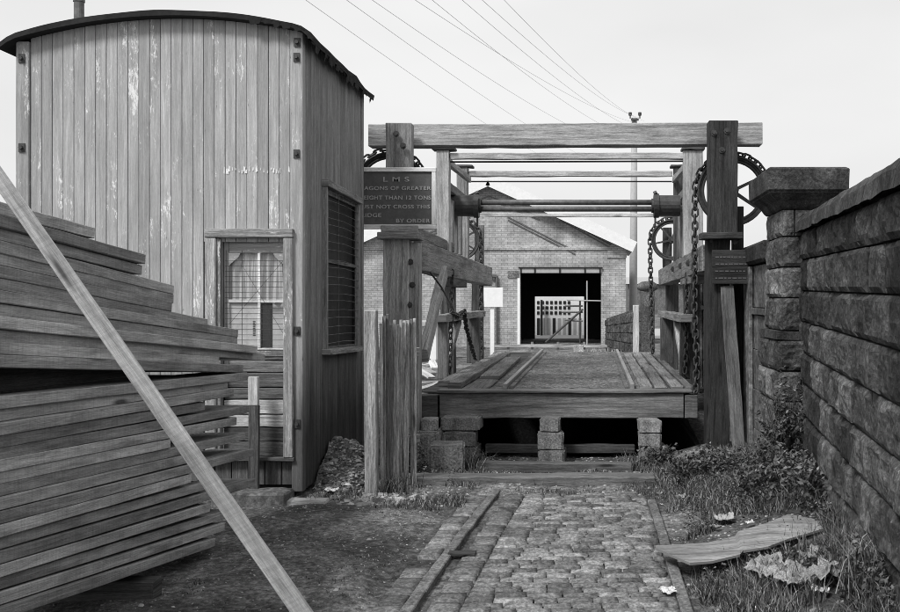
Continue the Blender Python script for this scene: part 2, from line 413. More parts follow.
# ------------------------------------------------------------------ shed
YF, YB, XL, XR = 8.1, 10.17, -4.68, -2.365
def shz(z, y): return z - 0.018 * (y - YF)
def arch(x):
    u = (x - (XL + XR) / 2) / ((XR - XL) / 2); return 3.885 - 0.15 * u * u + 0.04 * u
shed = thing('shed', ((XL + XR) / 2, YF, 0), 'tall arch-roofed grounded van body used as a hut, vertical boards with flaking paint', 'shed')
m = MB(); x = XL + .11
DX0, DX1, DZT = -3.14, -2.435, 2.10
while x < XR - .09:
    wd = 0.0875; x1 = min(x + wd, XR - .085)
    zt = arch((x + x1) / 2) + .006; zb = 0.33
    off = R.uniform(0, .004)
    segs = [(zb, zt)]
    if x1 > DX0 + .03 and x < DX1 - .03: segs = [(DZT - .03, zt)]
    for a, b in segs: m.box(x + .002, x1 - .002, YF - off, YF + .028, a, b, 'z', tint=R.uniform(.85, 1.12))
    x = x1
m.build('front_boarding', M['siding'], shed, bevel=.0025)
m = MB()   # backing behind front boards
m.box(XL + .02, DX0, YF + .035, YF + .05, .3, 3.66, 'z', tint=.4); m.box(DX0, XR - .02, YF + .035, YF + .05, DZT, 3.66, 'z', tint=.4)
m.build('inner_lining', M['darkboard'], shed)
m = MB(); m.box(XL, XL + .105, YF - .02, YF + .05, .3, 3.69, 'z', 6, .002); m.build('corner_post', M['siding'], shed, bevel=.006)
m = MB(); m.box(XR - .085, XR + .004, YF - .02, YF + .06, .05, 3.78, 'z', 8, .002); m.build('corner_post', M['siding'], shed, bevel=.006)
# bolt plates
for bx, bz in ((XL + .05, 3.55), (XL + .05, 2.83), (XR - .04, 3.68), (XR - .045, 3.56), (XR - .045, 2.78), (XR - .04, 1.35), (XR - .04, .6)):
    m = MB(); m.box(bx - .025, bx + .025, YF - .03, YF - .02, bz - .035, bz + .035, 'z', tint=1); m.tube([(bx, YF - .03, bz), (bx, YF - .05, bz)], .016, 6)
    m.build('bolt_plate', M['iron'], shed)
# side boarding
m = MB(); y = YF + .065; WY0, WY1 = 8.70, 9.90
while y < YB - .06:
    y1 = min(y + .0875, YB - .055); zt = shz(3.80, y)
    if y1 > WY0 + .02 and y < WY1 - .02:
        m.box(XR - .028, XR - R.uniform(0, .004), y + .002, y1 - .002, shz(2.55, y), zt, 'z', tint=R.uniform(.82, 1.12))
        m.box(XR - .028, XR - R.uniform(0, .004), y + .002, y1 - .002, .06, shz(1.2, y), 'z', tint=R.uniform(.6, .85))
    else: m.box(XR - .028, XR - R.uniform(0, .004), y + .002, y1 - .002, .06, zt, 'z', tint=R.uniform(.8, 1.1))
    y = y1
m.build('side_boarding', M['siding_shaded'], shed, bevel=.003)
m = MB(); m.box(XR - .05, XR + .012, YB - .055, YB + .01, .05, shz(3.8, YB), 'z', 6, .002, tint=1.15); m.build('corner_post', M['siding_shaded'], shed, bevel=.005)
m = MB(); x = PX(224, YF)
while x < PX(289, YF):
    if R.random() > .2:
        w0 = R.uniform(.004, .014); zc = PZ(171, YF) + R.uniform(-.015, .015); h0 = R.uniform(.015, .06)
        m.poly([(x, YF - .0062, zc - h0 * .4), (x + w0, YF - .0062, zc - h0 * .5), (x + w0 * R.uniform(.5, 1.2), YF - .0062, zc + h0 * .5), (x + w0 * .3, YF - .0062, zc + h0 * .7)], R.uniform(.8, 1))
    x += R.uniform(.008, .03)
o_ = m.build('scraped_paint', M['white'], shed); o_['kind'] = 'stuff'
# hidden sides
m = MB()
m.box(XL, XL + .03, YF + .06, YB, .3, 3.66, 'y', tint=.8); m.box(XL, XR - .06, YB - .03, YB, .3, 3.64, 'x', tint=.8)
m.build('rear_boarding', M['siding_shaded'], shed)
# side window
wn = MB(); t = .06
pz = lambda z, y: shz(z, y) + .01
wn.beam((XR + .025, WY0 - .04, pz(2.62, WY0)), (XR + .025, WY1 + .04, pz(2.60, WY1)), .07, .06, 5, .002)
wn.beam((XR + .03, WY0 - .04, pz(1.15, WY0)), (XR + .03, WY1 + .06, pz(1.14, WY1)), .10, .05, 5, .002)
wn.beam((XR + .015, WY0, pz(2.6, WY0)), (XR + .015, WY0, pz(1.17, WY0)), .045, .05, 4, .002)
wn.beam((XR + .015, WY1, pz(2.58, WY1)), (XR + .015, WY1, pz(1.17, WY1)), .045, .05, 4, .002)
wf = wn.build('window', M['beam'], shed, bevel=.004)
gm = MB(); gm.poly([(XR - .03, WY0, 1.16), (XR - .03, WY1, 1.14), (XR - .03, WY1, 2.56), (XR - .03, WY0, 2.6)]); gm.build('pane', M['darkglass'], wf)
gm = MB(); gm.poly([(XR - .09, WY0, 1.1), (XR - .09, WY1, 1.1), (XR - .09, WY1, 2.6), (XR - .09, WY0, 2.6)]); gm.build('dark_room_sheet', M['black'], wf)  # black sheet stands in for the unlit room behind the pane
gm = MB()
gm.beam((XR - .01, WY0, 1.95), (XR - .01, WY1, 1.93), .03, .03, 1, 0, .6); gm.build('glazing_bar', M['beam'], wf)
gm = MB()
for i in range(19): zz = 1.22 + i * .074 + R.uniform(-.01, .01); gm.tube([(XR + .025, WY0 - .02, zz), (XR + .032, (WY0 + WY1) / 2, zz + R.uniform(-.006, .006)), (XR + .025, WY1 + .02, zz - .02)], .0028, 4)
for i in range(1): yy = WY0 + (WY1 - WY0) * (i + 1) / 3; gm.tube([(XR + .03, yy, 1.17), (XR + .03, yy, 2.58)], .0028, 4)
gm.build('wire_guard', M['rust'], wf)
# roof
m = MB(); o = 0; nxr = 36; ysr = [YF - .10] + [YF + i * .23 for i in range(1, 10)] + [YB + .12]
XA, XB = XL - .10, XR + .085
def roofz(x, y): 
    xx = min(max(x, XL), XR); z = arch(xx) - (abs(x - xx) * .75); return shz(z, y)
top = []
for j, yy in enumerate(ysr):
    for i in range(nxr + 1):
        x = XA + (XB - XA) * i / nxr; rg = 0
        if i == nxr: rg = nz(yy * 3, 1) * .03
        m.v.append(Vector((x + rg, yy + (nz(x * 4, 2) * .01 if j == 0 else 0), roofz(x, yy) + nz(x, yy, 0, 3) * .008 + .03)))
for j, yy in enumerate(ysr):
    for i in range(nxr + 1):
        x = XA + (XB - XA) * i / nxr
        m.v.append(Vector((x, yy, roofz(x, yy) - .012 - (R.uniform(0, .02) if i == nxr else 0))))
m._t(len(m.v), 1); K = (nxr + 1) * len(ysr); W1 = nxr + 1
for j in range(len(ysr) - 1):
    for i in range(nxr):
        a = j * W1 + i; m.f.append((a, a + 1, a + W1 + 1, a + W1)); m.f.append((K + a + W1, K + a + W1 + 1, K + a + 1, K + a)); m.uv += [(0, 0)] * 8
for i in range(nxr):
    a = i; m.f.append((K + a, K + a + 1, a + 1, a)); b = (len(ysr) - 1) * W1 + i; m.f.append((b, b + 1, K + b + 1, K + b)); m.uv += [(0, 0)] * 8
for j in range(len(ysr) - 1):
    a = j * W1; m.f.append((a, a + W1, K + a + W1, K + a)); a += nxr; m.f.append((K + a, K + a + W1, a + W1, a)); m.uv += [(0, 0)] * 8
roof = m.build('roof', M['felt'], shed)
m = MB()   # torn felt flaps hanging along the side eave
yy = YF - .05
while yy < YB:
    l = R.uniform(.05, .2); d = R.uniform(.02, .085)
    m.poly([(XB + .005, yy, roofz(XB, yy) + .01), (XB + .008, yy + l, roofz(XB, yy + l) + .01), (XB - .012 + R.uniform(-.01, .01), yy + l * .8, roofz(XB, yy + l) - d), (XB - .01, yy + l * .15, roofz(XB, yy) - d * R.uniform(.6, 1.1))])
    yy += l * .8
x = XB - .5
while x < XB:
    l = R.uniform(.04, .12); m.poly([(x, YF - .105, roofz(x, YF) + .02), (x + l, YF - .105, roofz(x + l, YF) + .02), (x + l * .8, YF - .1, roofz(x, YF) - R.uniform(.02, .05)), (x + l * .2, YF - .1, roofz(x, YF) - R.uniform(.02, .05))]); x += l
m.build('felt_flap', M['felt'], roof)
m = MB(); pxx, pyy = PX(79, 9.4), 9.4; m.tube([(pxx, pyy, 3.55), (pxx, pyy, 4.44)], .045, 14); m.tube([(pxx, pyy, 4.40), (pxx, pyy, 4.45)], .052, 14); m.build('stove_pipe', M['rust'], shed, smooth=False)

# door opening with window
m = MB(); yt = YF - .055
m.box(DX0, DX0 + .085, yt, YF + .03, .33, DZT + .0, 'z', 8, .002); m.box(DX1 - .075, DX1 - .0, yt, YF + .03, .33, DZT, 'z', 8, .002)
m.box(DX0 - .003, DX1 + .003, yt - .004, YF + .03, DZT + .002, DZT + .075, 'x', 5, .002)
m.box(DX0 + .087, DX0 + .115, YF - .03, YF + .05, .33, DZT - .002, 'z', 6, .001, tint=.7)
fr = m.build('door_frame', M['trim'], shed, bevel=.006)
gx0, gx1, gz0, gz1 = -2.985, -2.52, PZ(348, 8.14), PZ(253, 8.14)
m = MB(); yy = YF + .04
m.box(DX0 + .117, gx0, yy, yy + .04, .98, DZT, 'z', 1, 0, 1.0); m.box(gx1, DX1 - .077, yy, yy + .04, .33, DZT, 'z', 1, 0, .75)
m.box(gx0 + .002, gx1 - .002, yy + .002, yy + .04, gz1, DZT - .002, 'x', 1, 0, .85); m.box(gx0 + .002, gx1 - .002, yy + .002, yy + .04, gz0 - .07, gz0, 'x', 1, 0, .6)
win = m.build('window', M['siding'], shed, bevel=.004)
m = MB(); mx = (gx0 + gx1) / 2 + .02; mz = PZ(301, 8.14)
m.box(mx - .01, mx + .01, yy - .008, yy + .02, gz0, gz1, 'z', 1, 0, 1); m.box(gx0, mx - .011, yy - .006, yy + .018, mz - .012, mz + .012, 'x', 1, 0, 1); m.box(mx + .011, gx1, yy - .006, yy + .018, mz - .012, mz + .012, 'x', 1, 0, 1)
m.box(gx1 - .012, gx1 + .006, yy - .004, yy + .02, gz0, mz - .013, 'z', 1, 0, 1); m.box(gx0 - .004, gx1, yy - .004, yy + .02, gz0 - .014, gz0 - .001, 'x', 1, 0, 1); m.box(gx0 - .006, gx0 + .008, yy - .004, yy + .02, gz0, mz - .013, 'z', 1, 0, .8)
m.build('glazing_bar', M['signframe'], win, bevel=.002)
for (a, b, c, d) in ((gx0, mx, mz, gz1), (mx, gx1, mz, gz1), (gx0, mx, gz0, mz), (mx, gx1, gz0, mz)):
    m = MB(); m.poly([(a + .001, yy + .012, c), (b - .001, yy + .012, c), (b - .001, yy + .012, d), (a + .001, yy + .012, d)]); m.build('pane', M['glass'], win)
for sx, xx in ((1, gx0), (-1, gx1)):
  m = MB(); m.poly([(xx, yy - .003, gz1), (xx + sx * .10, yy - .003, gz1 - .0), (xx + sx * .085, yy - .003, gz1 - .03), (xx + sx * .02, yy - .003, gz1 - .09), (xx, yy - .003, gz1 - .11)]); m.build('corner_fillet', M['siding'], win)
m = MB(); nseg = 24   # folded net curtain
for (a, b, c, d, am) in ((gx0 - .02, gx1 + .02, mz - .02, gz1 + .03, .02), ):
    for i in range(nseg + 1):
        x = a + (b - a) * i / nseg; m.v += [Vector((x, yy + .045 + am * math.sin(i * 1.9), c)), Vector((x, yy + .045 + am * math.sin(i * 1.4 + 1), d))]
    m._t(2 * nseg + 2, 1)
    for i in range(nseg): m.f.append((2 * i, 2 * i + 2, 2 * i + 3, 2 * i + 1)); m.uv += [(0, 0)] * 4
m.build('curtain', M['paper'], win)
m = MB(); m.poly([(gx0, yy + .018, gz0), (mx - .0, yy + .018, gz0), (mx - .0, yy + .018, mz), (gx0, yy + .018, mz)]); m.poly([(mx + .09, yy + .06, gz0 + .0), (gx1 + .02, yy + .06, gz0 + .0), (gx1 + .02, yy + .06, mz + .02), (mx + .09, yy + .06, mz + .02)], .7)
m.build('pinned_paper', M['paper'], win)
m = MB()
for i in range(9): zz = gz0 + .10 + i * .014; m.box(mx - .058, mx - .03 + R.uniform(-.012, 0), yy + .0145, yy + .0165, zz, zz + .007, 'x', 1, 0, 1)
m.build('print_on_paper', M['black'], win)
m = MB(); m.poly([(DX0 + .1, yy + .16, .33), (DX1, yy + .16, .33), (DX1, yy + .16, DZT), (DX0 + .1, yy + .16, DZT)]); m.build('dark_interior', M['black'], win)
m = MB()
for i in range(18): zz = gz0 - .02 + i * .043; m.tube([(gx0 - .02, yy - .02, zz), (gx1 + .03, yy - .02, zz + R.uniform(-.004, .004))], .0016, 4)
m.tube([(gx0 + .02, yy - .022, gz0 + .2), (gx1, yy - .022, gz1 - .05)], .0014, 4); m.tube([(gx0 + .12, yy - .022, gz1 - .1), (gx1, yy - .022, gz0 + .1)], .0014, 4)
for x in (gx0 - .01, gx0 + .12, gx1 - .12, gx1 + .02): m.tube([(x, yy - .021, gz0 - .03), (x, yy - .021, gz1 + .02)], .0018, 4)
m.build('wire_guard', M['iron'], win)
# lower boards
for i, (ya, yb, ti, mt) in enumerate([(351, 360, 1.3, 'darkboard'), (361, 372, 1.0, 'deckwood'), (373, 387, .75, 'deckwood'), (388, 399, .7, 'deckwood'), (400, 414, 1.2, 'beam_pale'), (415, 427, 1.1, 'beam_pale'), (428, 441, .8, 'darkboard'), (442, 456, 1.0, 'darkboard')]):
    m = MB(); m.box(DX0 + .118, DX1 - .08 + R.uniform(-.02, 0), yy + .0 + R.uniform(0, .015), yy + .045, PZ(yb, 8.14), PZ(ya, 8.14), 'x', 6, .003, ti)
    m.build('boarding_plank', M[mt], shed, bevel=.004)
m = MB(); m.box(DX0, DX1 + .01, YF - .05, YF + .06, .30, .33, 'x', 3, .002, .8); m.build('sill', M['darkboard'], shed, bevel=.004)
m = MB(); x = XL + .11
while x < XR - .1:
    m.box(x + .002, x + .13, YF + .02, YF + .045, .1, .298, 'z', 1, 0, R.uniform(.6, 1.2)); x += .135
m.build('skirting_board', M['darkboard'], shed, bevel=.003)
m = MB(); m.box(XL + .05, XR - .09, YF + .05, YF + .1, .0, .3, 'x', 1, 0, .5); m.build('shadow_strip', M['black'], shed)  # black strip stands in for the shadow beneath the skirting
m = MB(); x0 = PX(249, 7.98); x1 = PX(259, 7.98)
m.box(x0, x1, 7.96, 8.0, .50, .76, 'z', 2, .001, .9); pp = m.build('propped_stake', M['darkboard'], bevel=.004, origin=((x0 + x1) / 2, 7.98, .50))
# extend stake to the ground
m2 = MB(); m2.box(x0, x1, 7.96, 8.0, .03, .76, 'z', 3, .002, .9); bpy.data.objects.remove(pp)
st_t = thing('timber_stake', ((x0 + x1) / 2, 7.98, .03), 'short dark stake with a whitened top in front of the boarded hut door', 'stake')
m2.build('shaft', M['darkboard'], st_t, bevel=.003)
m = MB(); m.box(x0, x1 - .002, 7.958, 8.0, .762, .99, 'z', 2, .001, 1.0); m.build('whitened_top', M['lightboard'], st_t, bevel=.003)
# door step
m = MB(); m.box(PX(218, 7.9), PX(291, 7.9), 7.75, 8.0, -.03, .10, 'x', 6, .006); tag(m.build('stone_step', M['ashlar'], bevel=.012), 'low grey stone step at the foot of the hut door', 'step')
m = MB(); m.box(PX(288, 7.95), PX(330, 7.95), 7.8, 7.93, .0, .035, 'x', 5, .004); tag(m.build('timber_offcut', M['beam_pale'], bevel=.004), 'pale timber offcut lying at the near corner of the hut', 'timber')

# ------------------------------------------------------------------ lumber stack
XP = -2.4; Y0 = -XP / .595
upper = [(208, 94), (221, 145), (233, 145), (246, 176), (258, 176), (271, 174), (284, 210), (296, 240), (309, 240), (322, 256), (335, 268), (348, 220), (361, 243)]
lower = [(403, 247), (416, 231), (429, 232), (441, 205), (454, 250), (466, 237), (479, 172), (491, 248), (504, 192), (517, 252), (530, 190), (544, 209), (557, 256), (571, 210), (585, 232), (599, 226), (613, 214)]
tab = [(200, .27), (245, .25), (278, .2), (296, .155), (322, .11), (362, .03), (406, -.12), (429, -.16), (466, -.19), (528, -.27), (620, -.335)]
def slope(y0):
    for (a, sa), (b, sb) in zip(tab, tab[1:]):
        if a <= y0 <= b: return sa + (sb - sa) * (y0 - a) / (b - a)
    return tab[-1][1]
ordn = ['topmost', 'second', 'third', 'fourth', 'fifth', 'sixth', 'seventh', 'eighth', 'ninth', 'tenth', 'eleventh', 'twelfth', 'thirteenth', 'fourteenth', 'fifteenth', 'sixteenth', 'lowest']
def stackboards(lst, which, th):
    for k, (y0, xe) in enumerate(lst):
        ye = y0 + slope(y0) * xe; Ye = -XP / ((595 - xe) / 1000)
        za = PZ(y0, Y0); zb = PZ(ye, Ye); sl = (zb - za) / (Ye - Y0); ys_ = 2.6
        zs = za + (ys_ - Y0) * sl
        jx = R.uniform(-.02, .012); wd = .3
        o_n = 'lowest' if k == len(lst) - 1 else ordn[k]
        for c in range(2):
            m = MB(); xx = XP + jx - wd / 2 - c * (wd + .012); bow = R.uniform(-.004, .004); yend = Ye - (R.uniform(.1, .5) if c else 0)
            seg = 14
            m.beam((xx, ys_, zs), (xx, yend, zs + (yend - ys_) * sl), wd, th, seg, .0009, R.uniform(.6, 1.4) * (0.85 if c else 1))
            for v_ in m.v: v_.z += bow * math.sin((v_.y - ys_) * 1.1 + k); v_.x += bow * 1.5 * math.sin((v_.y - ys_) * .7 + k * 2)
            o = m.build('sawn_board', M['lumber'], bevel=.003, origin=(xx, ys_, zs))
            ln = 'short' if xe < 180 else ('long' if xe > 238 else 'mid-length')
            if c == 0: lab = f'{ln} sawn board, {o_n} on the outer face of the {which} tier of the stack'
            else: lab = f'board behind the {o_n} outer board of the {which} tier of the stack'
            tag(o, lab, 'board', 'boards of the timber stack')
stackboards(upper, 'upper', .0512)
stackboards(lower, 'lower', .0515)
# bearers in the gap, plus an added dark bar for its shadow
m = MB(); Yq = -XP / .44
m.beam((XP - .12, 2.8, PZ(383, Y0) + .025), (XP - .12, Yq, PZ(383, Y0) + .025 - (Yq - Y0) * .03), .09, .105, 6, .002, .35)
tag(m.build('gap_shadow_bar', M['beam_dark'], bevel=.004), 'added dark bar standing in for shadow in the gap between the two tiers', 'timber')
for k, (yb, nm) in enumerate(((3.2, 'near'), (5.0, 'middle'))):
    zb = PZ(383, Y0) - (yb - Y0) * .02
    m = MB(); m.box(XP - .62, XP - .18, yb - .04, yb + .04, zb - .03, zb + .045, 'x', 2, .002, .6)
    tag(m.build('stack_bearer', M['darkboard'], bevel=.004), f'{nm} dark cross bearer in the gap between the two tiers of the timber stack', 'bearer', 'bearers of the timber stack')
for k, (yb, nm) in enumerate(((3.4, 'near'), (5.35, 'far'))):
    m = MB(); zt = .27 - (yb - 4.0) * .105 - .02
    m.box(XP - .62, XP + .06, yb - .06, yb + .06, -.03, max(zt, .05), 'x', 3, .003, .7)
    tag(m.build('stack_bearer', M['darkboard'], bevel=.006), f'{nm} ground bearer under the lowest board of the timber stack', 'bearer', 'bearers of the timber stack')
# leaning plank
a = Vector((PX(-70, 3.72), 3.72, PZ(79, 3.72))); b = Vector((PX(324, 4.62), 4.62, .012))
m = MB(); m.beam(b, a, .035, .082, 20, .0006, 1.0, up=Vector((b - a).cross(Vector((0, 1, 0)))), scale1=.62)
tag(m.build('leaning_plank', M['plank'], bevel=.004), 'long pale plank leaning diagonally across the front of the timber stack', 'plank')

# ------------------------------------------------------------------ picket fence
fe = thing('picket_fence', (-1.8, 8.25, 0), 'short weathered paling fence with a bleached post between the hut and the bridge', 'fence')
m = MB(); m.beam((PX(372, 8.2), 8.2, -.1), (PX(371, 8.2), 8.2, PZ(310, 8.2)), .10, .10, 14, .003, 1.0); m.build('post', M['picket'], fe, bevel=.008)
for i in range(11):
    px = 381 + i * 3.35; Y = 8.26 + i * .036; zt = PZ(318 + R.uniform(-4, 8), Y)
    m = MB(); dx = R.uniform(-.008, .008); m.beam((PX(px, Y) + dx, Y + R.uniform(-.01, .01), .0), (PX(px, Y), Y, zt), .026, .022, 12, .003, R.uniform(.45, 1.6), up=(0, 1, 0)); m.build('picket', M['picket'], fe, bevel=.004)
m = MB(); m.beam((PX(380, 8.3), 8.29, 1.15), (PX(418, 8.66), 8.7, 1.15), .03, .07, 4, .003); m.beam((PX(380, 8.3), 8.29, .4), (PX(418, 8.66), 8.7, .4), .03, .07, 4, .003); m.build('rail', M['picket'], fe, bevel=.004)

# ------------------------------------------------------------------ lifting gantry
G = thing('lifting_gantry', (-.4, 10.6, 0), 'timber lifting gantry with chain wheels, twin shaft and drums above the bridge deck', 'gantry')
def part(name, mat, beams, parent=G, bevel=.007):
    m = MB()
    for bm_ in beams:
        p0, p1, w_, h_ = bm_[:4]; ti = bm_[4] if len(bm_) > 4 else None; up = bm_[5] if len(bm_) > 5 else (0, 0, 1)
        m.beam(p0, p1, w_, h_, max(3, int((Vector(p1) - Vector(p0)).length / .22)), .0045, ti, up=up)
    return m.build(name, M[mat], parent, bevel=bevel)
def bolt(x, y, z, r=.018, parent=G):
    m = MB(); m.tube([(x, y, z), (x, y - .03, z)], r, 6); m.tube([(x, y + .0, z), (x, y - .008, z)], r * 1.9, 8); m.build('bolt', M['iron'], parent)
YP = 10.6
zt0 = PZ(124, YP - .15)
# cross beam
part('cross_beam', 'beam', [((-2.42, YP + .16, PZ(136, 10.7)), (PX(762, 10.7), YP + .16, PZ(134, 10.7)), .20, .235, 1.35)])
# portal posts: upper
part('post', 'beam', [((PX(399, 10.45), 10.5, 2.3), (PX(399, 10.45), 10.5, PZ(124, 10.5)), .27, .14, 1.0)])
part('post', 'beam_dark', [((PX(722.5, 10.45), 10.48, 2.27), (PX(722.5, 10.45), 10.48, PZ(122, 10.48)), .305, .18, .7)])
# lower posts
part('post', 'beam', [((PX(397, 10.45), 10.52, -.15), (PX(397, 10.45), 10.52, 2.26), .27, .26, 1.5)])
part('post', 'beam', [((PX(414, 10.45), 10.56, -.15), (PX(414, 10.45), 10.56, 2.2), .10, .18, 1.3)])
part('post', 'beam_dark', [((PX(717, 10.45), 10.5, -.15), (PX(718, 10.45), 10.5, 2.25), .24, .26, .55)])
part('post', 'beam_dark', [((PX(738, 10.7), 10.74, -.15), (PX(738, 10.7), 10.74, 2.6), .12, .14, .55)])
for px_, a in ((400, 1.0), (722, .9)):
    part('collar', 'beam' if px_ < 500 else 'beam_dark', [((PX(px_ - 21, 10.35), 10.42, PZ(236, 10.35)), (PX(px_ + 20, 10.35), 10.42, PZ(236, 10.35)), .34, .07, a)])
part('bracket', 'beam', [((PX(381, 10.3), 10.33, PZ(229, 10.3)), (PX(418, 10.3), 10.33, PZ(229, 10.3)), .08, .07, 1.1)])
for (px_, py_) in ((396, 134), (403, 146), (714, 133), (727, 131), (722, 150), (410, 262), (412, 285), (409, 305), (711, 241), (735, 241)): bolt(PX(px_, 10.38), 10.39 if py_ < 200 else 10.40, PZ(py_, 10.38))
# longitudinal beams
XLB, XRB = -1.95, 1.25
part('longitudinal_beam', 'beam', [((XLB, 10.68, 2.08), (XLB, 18.1, 2.02), .18, .33, .9)])
part('longitudinal_beam', 'beam', [((XRB, 10.68, 2.05), (XRB, 18.1, 2.0), .2, .28, .8)])
part('longitudinal_beam', 'beam', [((XLB - .02, 10.62, 2.32), (XLB - .02, 13.6, 2.31), .12, .13, .7)])
# mid frame
for Yq, zt in ((13.0, PZ(151, 13)), (14.9, PZ(168, 14.9))):
    part('frame_post', 'beam_pale' if Yq < 14 else 'beam', [((-1.96, Yq, 2.2), (-1.97, Yq, zt), .16, .16, 1.0)])
    part('frame_post', 'beam_pale' if Yq < 14 else 'beam_dark', [((1.27, Yq, 2.15), (1.27, Yq, zt), .25 if Yq < 14 else .2, .16, .85 if Yq < 14 else 1.3)])
    part('frame_rail', 'beam_pale', [((-1.88, Yq, zt - .07 if Yq < 14 else zt - .09), (1.15, Yq, zt - .07 if Yq < 14 else zt - .09), .08, .085, 1.0)])
    for xx in (-1.96, 1.27): part('post_cap', 'beam_dark', [((xx - .15, Yq, zt + .02), (xx + .15, Yq, zt + .02), .22, .035, 1.2)])
for xx, sg in ((-1.96, 1), (1.27, -1)):
    part('knee_brace', 'beam_pale', [((xx + sg * .02, 13.1, 3.42), (xx + sg * .10, 14.8, 3.38), .06, .09, .8)])
    part('side_rail', 'beam', [((xx, 13.08, 3.1), (xx, 14.82, 3.1), .09, .12, .7)])
m = MB(); m.tube([(-1.9, 13.05, 3.40), (1.15, 13.05, 3.41)], .012, 6); m.tube([(-1.9, 14.95, 3.37), (1.15, 14.95, 3.37)], .012, 6); m.build('tie_rod', M['iron'], G)
part('frame_rail', 'beam_pale', [((-1.9, 15.0, 2.87), (1.15, 15.0, 2.87), .05, .055, 1.3)])
# side panels of slats between the frame posts (right)
part('side_panel', 'beam', [((XRB - .03, 13.2 + i * .42, 2.2), (XRB - .03, 13.2 + i * .42, 2.95), .05, .12, .6 + .2 * (i % 2), (0, 1, 0)) for i in range(4)])
part('side_panel', 'beam', [((XLB + .0, 13.2 + i * .42, 2.25), (XLB + .0, 13.2 + i * .42, 2.95), .05, .12, .6 + .2 * (i % 2), (0, 1, 0)) for i in range(4)])
# shaft + drums
zs_ = 2.91; Ys = 13.8
m = MB(); m.tube([(-1.95, Ys, zs_ + .035), (1.25, Ys, zs_ + .035)], .038, 12); m.tube([(-1.95, Ys - .01, zs_ - .055), (1.25, Ys - .01, zs_ - .055)], .038, 12); m.build('shaft', M['shaft'], G, smooth=True)
def drum(xa, xb, fl):
    m = MB(); zz = zs_ - .01; n = 18
    pts = [(xa, .12), (xa + .02, .145), ((xa + xb) / 2, .135), (xb - .05 * (1 if xb > xa else -1), .145), (xb, .145)]
    m.tube([(xa, Ys, zz), (xb, Ys, zz)], .145, n); m.tube([(xb, Ys, zz), (xb + fl * .07, Ys, zz)], .168, n); m.tube([(xb + fl * .07, Ys, zz), (xb + fl * .10, Ys, zz)], .10, n)
    m.build('drum', M['iron'], G)
drum(-2.02, -1.67, 1); drum(1.17, .88, -1)
for xx in (-1.62, .83): m = MB(); m.tube([(xx, Ys - .02, zs_ + .16), (xx, Ys - .02, zs_ - .3)], .015, 6); m.tube([(xx - .02, Ys - .05, zs_ + .15), (xx + .02, Ys - .05, zs_ + .17)], .03, 8); m.build('drum_lug', M['iron'], G)
# support posts below long beams and knee braces
for Yq in (14.3, 17.9):
    part('lower_post', 'beam_dark', [((-2.1, Yq, -.0), (-2.1, Yq, 1.93), .2, .2, 1.2)])
    part('lower_post', 'beam_dark', [((1.38, Yq, -.0), (1.38, Yq, 1.92), .22, .22, 1.0)])
part('post', 'beam', [((-2.08, 18.0, 2.15), (-2.08, 18.0, 2.95), .16, .16, .7)]); part('post', 'beam_dark', [((1.3, 18.0, 2.1), (1.3, 18.0, 2.9), .16, .16, 1)])
part('knee_brace', 'beam_pale', [((-1.84, 10.74, 1.0), (-1.84, 12.15, 1.95), .09, .17, .9)])
part('knee_brace', 'beam', [((-2.0, 14.2, 1.2), (-1.95, 13.1, 1.92), .09, .1, .8)])
part('knee_brace', 'beam_pale', [((1.30, 14.2, 1.1), (1.30, 13.1, 1.95), .08, .08, .8)])
part('corbel', 'beam', [((1.25, 12.2, 1.86), (1.25, 13.6, 1.86), .18, .12, .8)])
part('corbel', 'beam_dark', [((XLB, 13.2, 1.84), (XLB, 14.6, 1.84), .16, .12, 1.2)])
for Yq in (12.2, 13.3, 14.6): bolt(XRB - .1, Yq, 2.05, .025)
# wheels
def wheel(cx, cy, cz, r, spokes, ph):
    m = MB(); n = 40
    for rr, tw in ((r, .026), (r - .035, .018)):
        m.tube([(cx + rr * math.cos(2 * math.pi * k / n), cy, cz + rr * math.sin(2 * math.pi * k / n)) for k in range(n)], tw, 8, closed=True)
    for yy_ in (-.03, .03):
        m.tube([(cx + (r + .012) * math.cos(2 * math.pi * k / n), cy + yy_, cz + (r + .012) * math.sin(2 * math.pi * k / n)) for k in range(n)], .012, 6, closed=True)
    wh = m.build('chain_wheel', M['iron'], G, smooth=True)
    m = MB()
    for k in range(spokes):
        a = 2 * math.pi * k / spokes + ph; m.beam((cx + .05 * math.cos(a), cy, cz + .05 * math.sin(a)), (cx + (r - .03) * math.cos(a), cy, cz + (r - .03) * math.sin(a)), .035, .05, 1, 0, 1, up=(0, 1, 0), scale1=.75)
    m.build('spoke', M['iron'], wh)
    m = MB(); m.tube([(cx, cy - .08, cz), (cx, cy + .12, cz)], .06, 14); m.tube([(cx, cy - .14, cz), (cx, cy + .3, cz)], .03, 10); m.build('hub', M['iron'], wh)
wheels = [(-2.24, 10.92, 2.83, .36, .3), (1.50, 10.92, 2.79, .36, .45), (-2.40, 17.7, 2.66, .34, .5), (1.36, 17.7, 2.66, .34, .2)]
for (cx, cy, cz, r, ph) in wheels: wheel(cx, cy, cz, r, 6, ph)
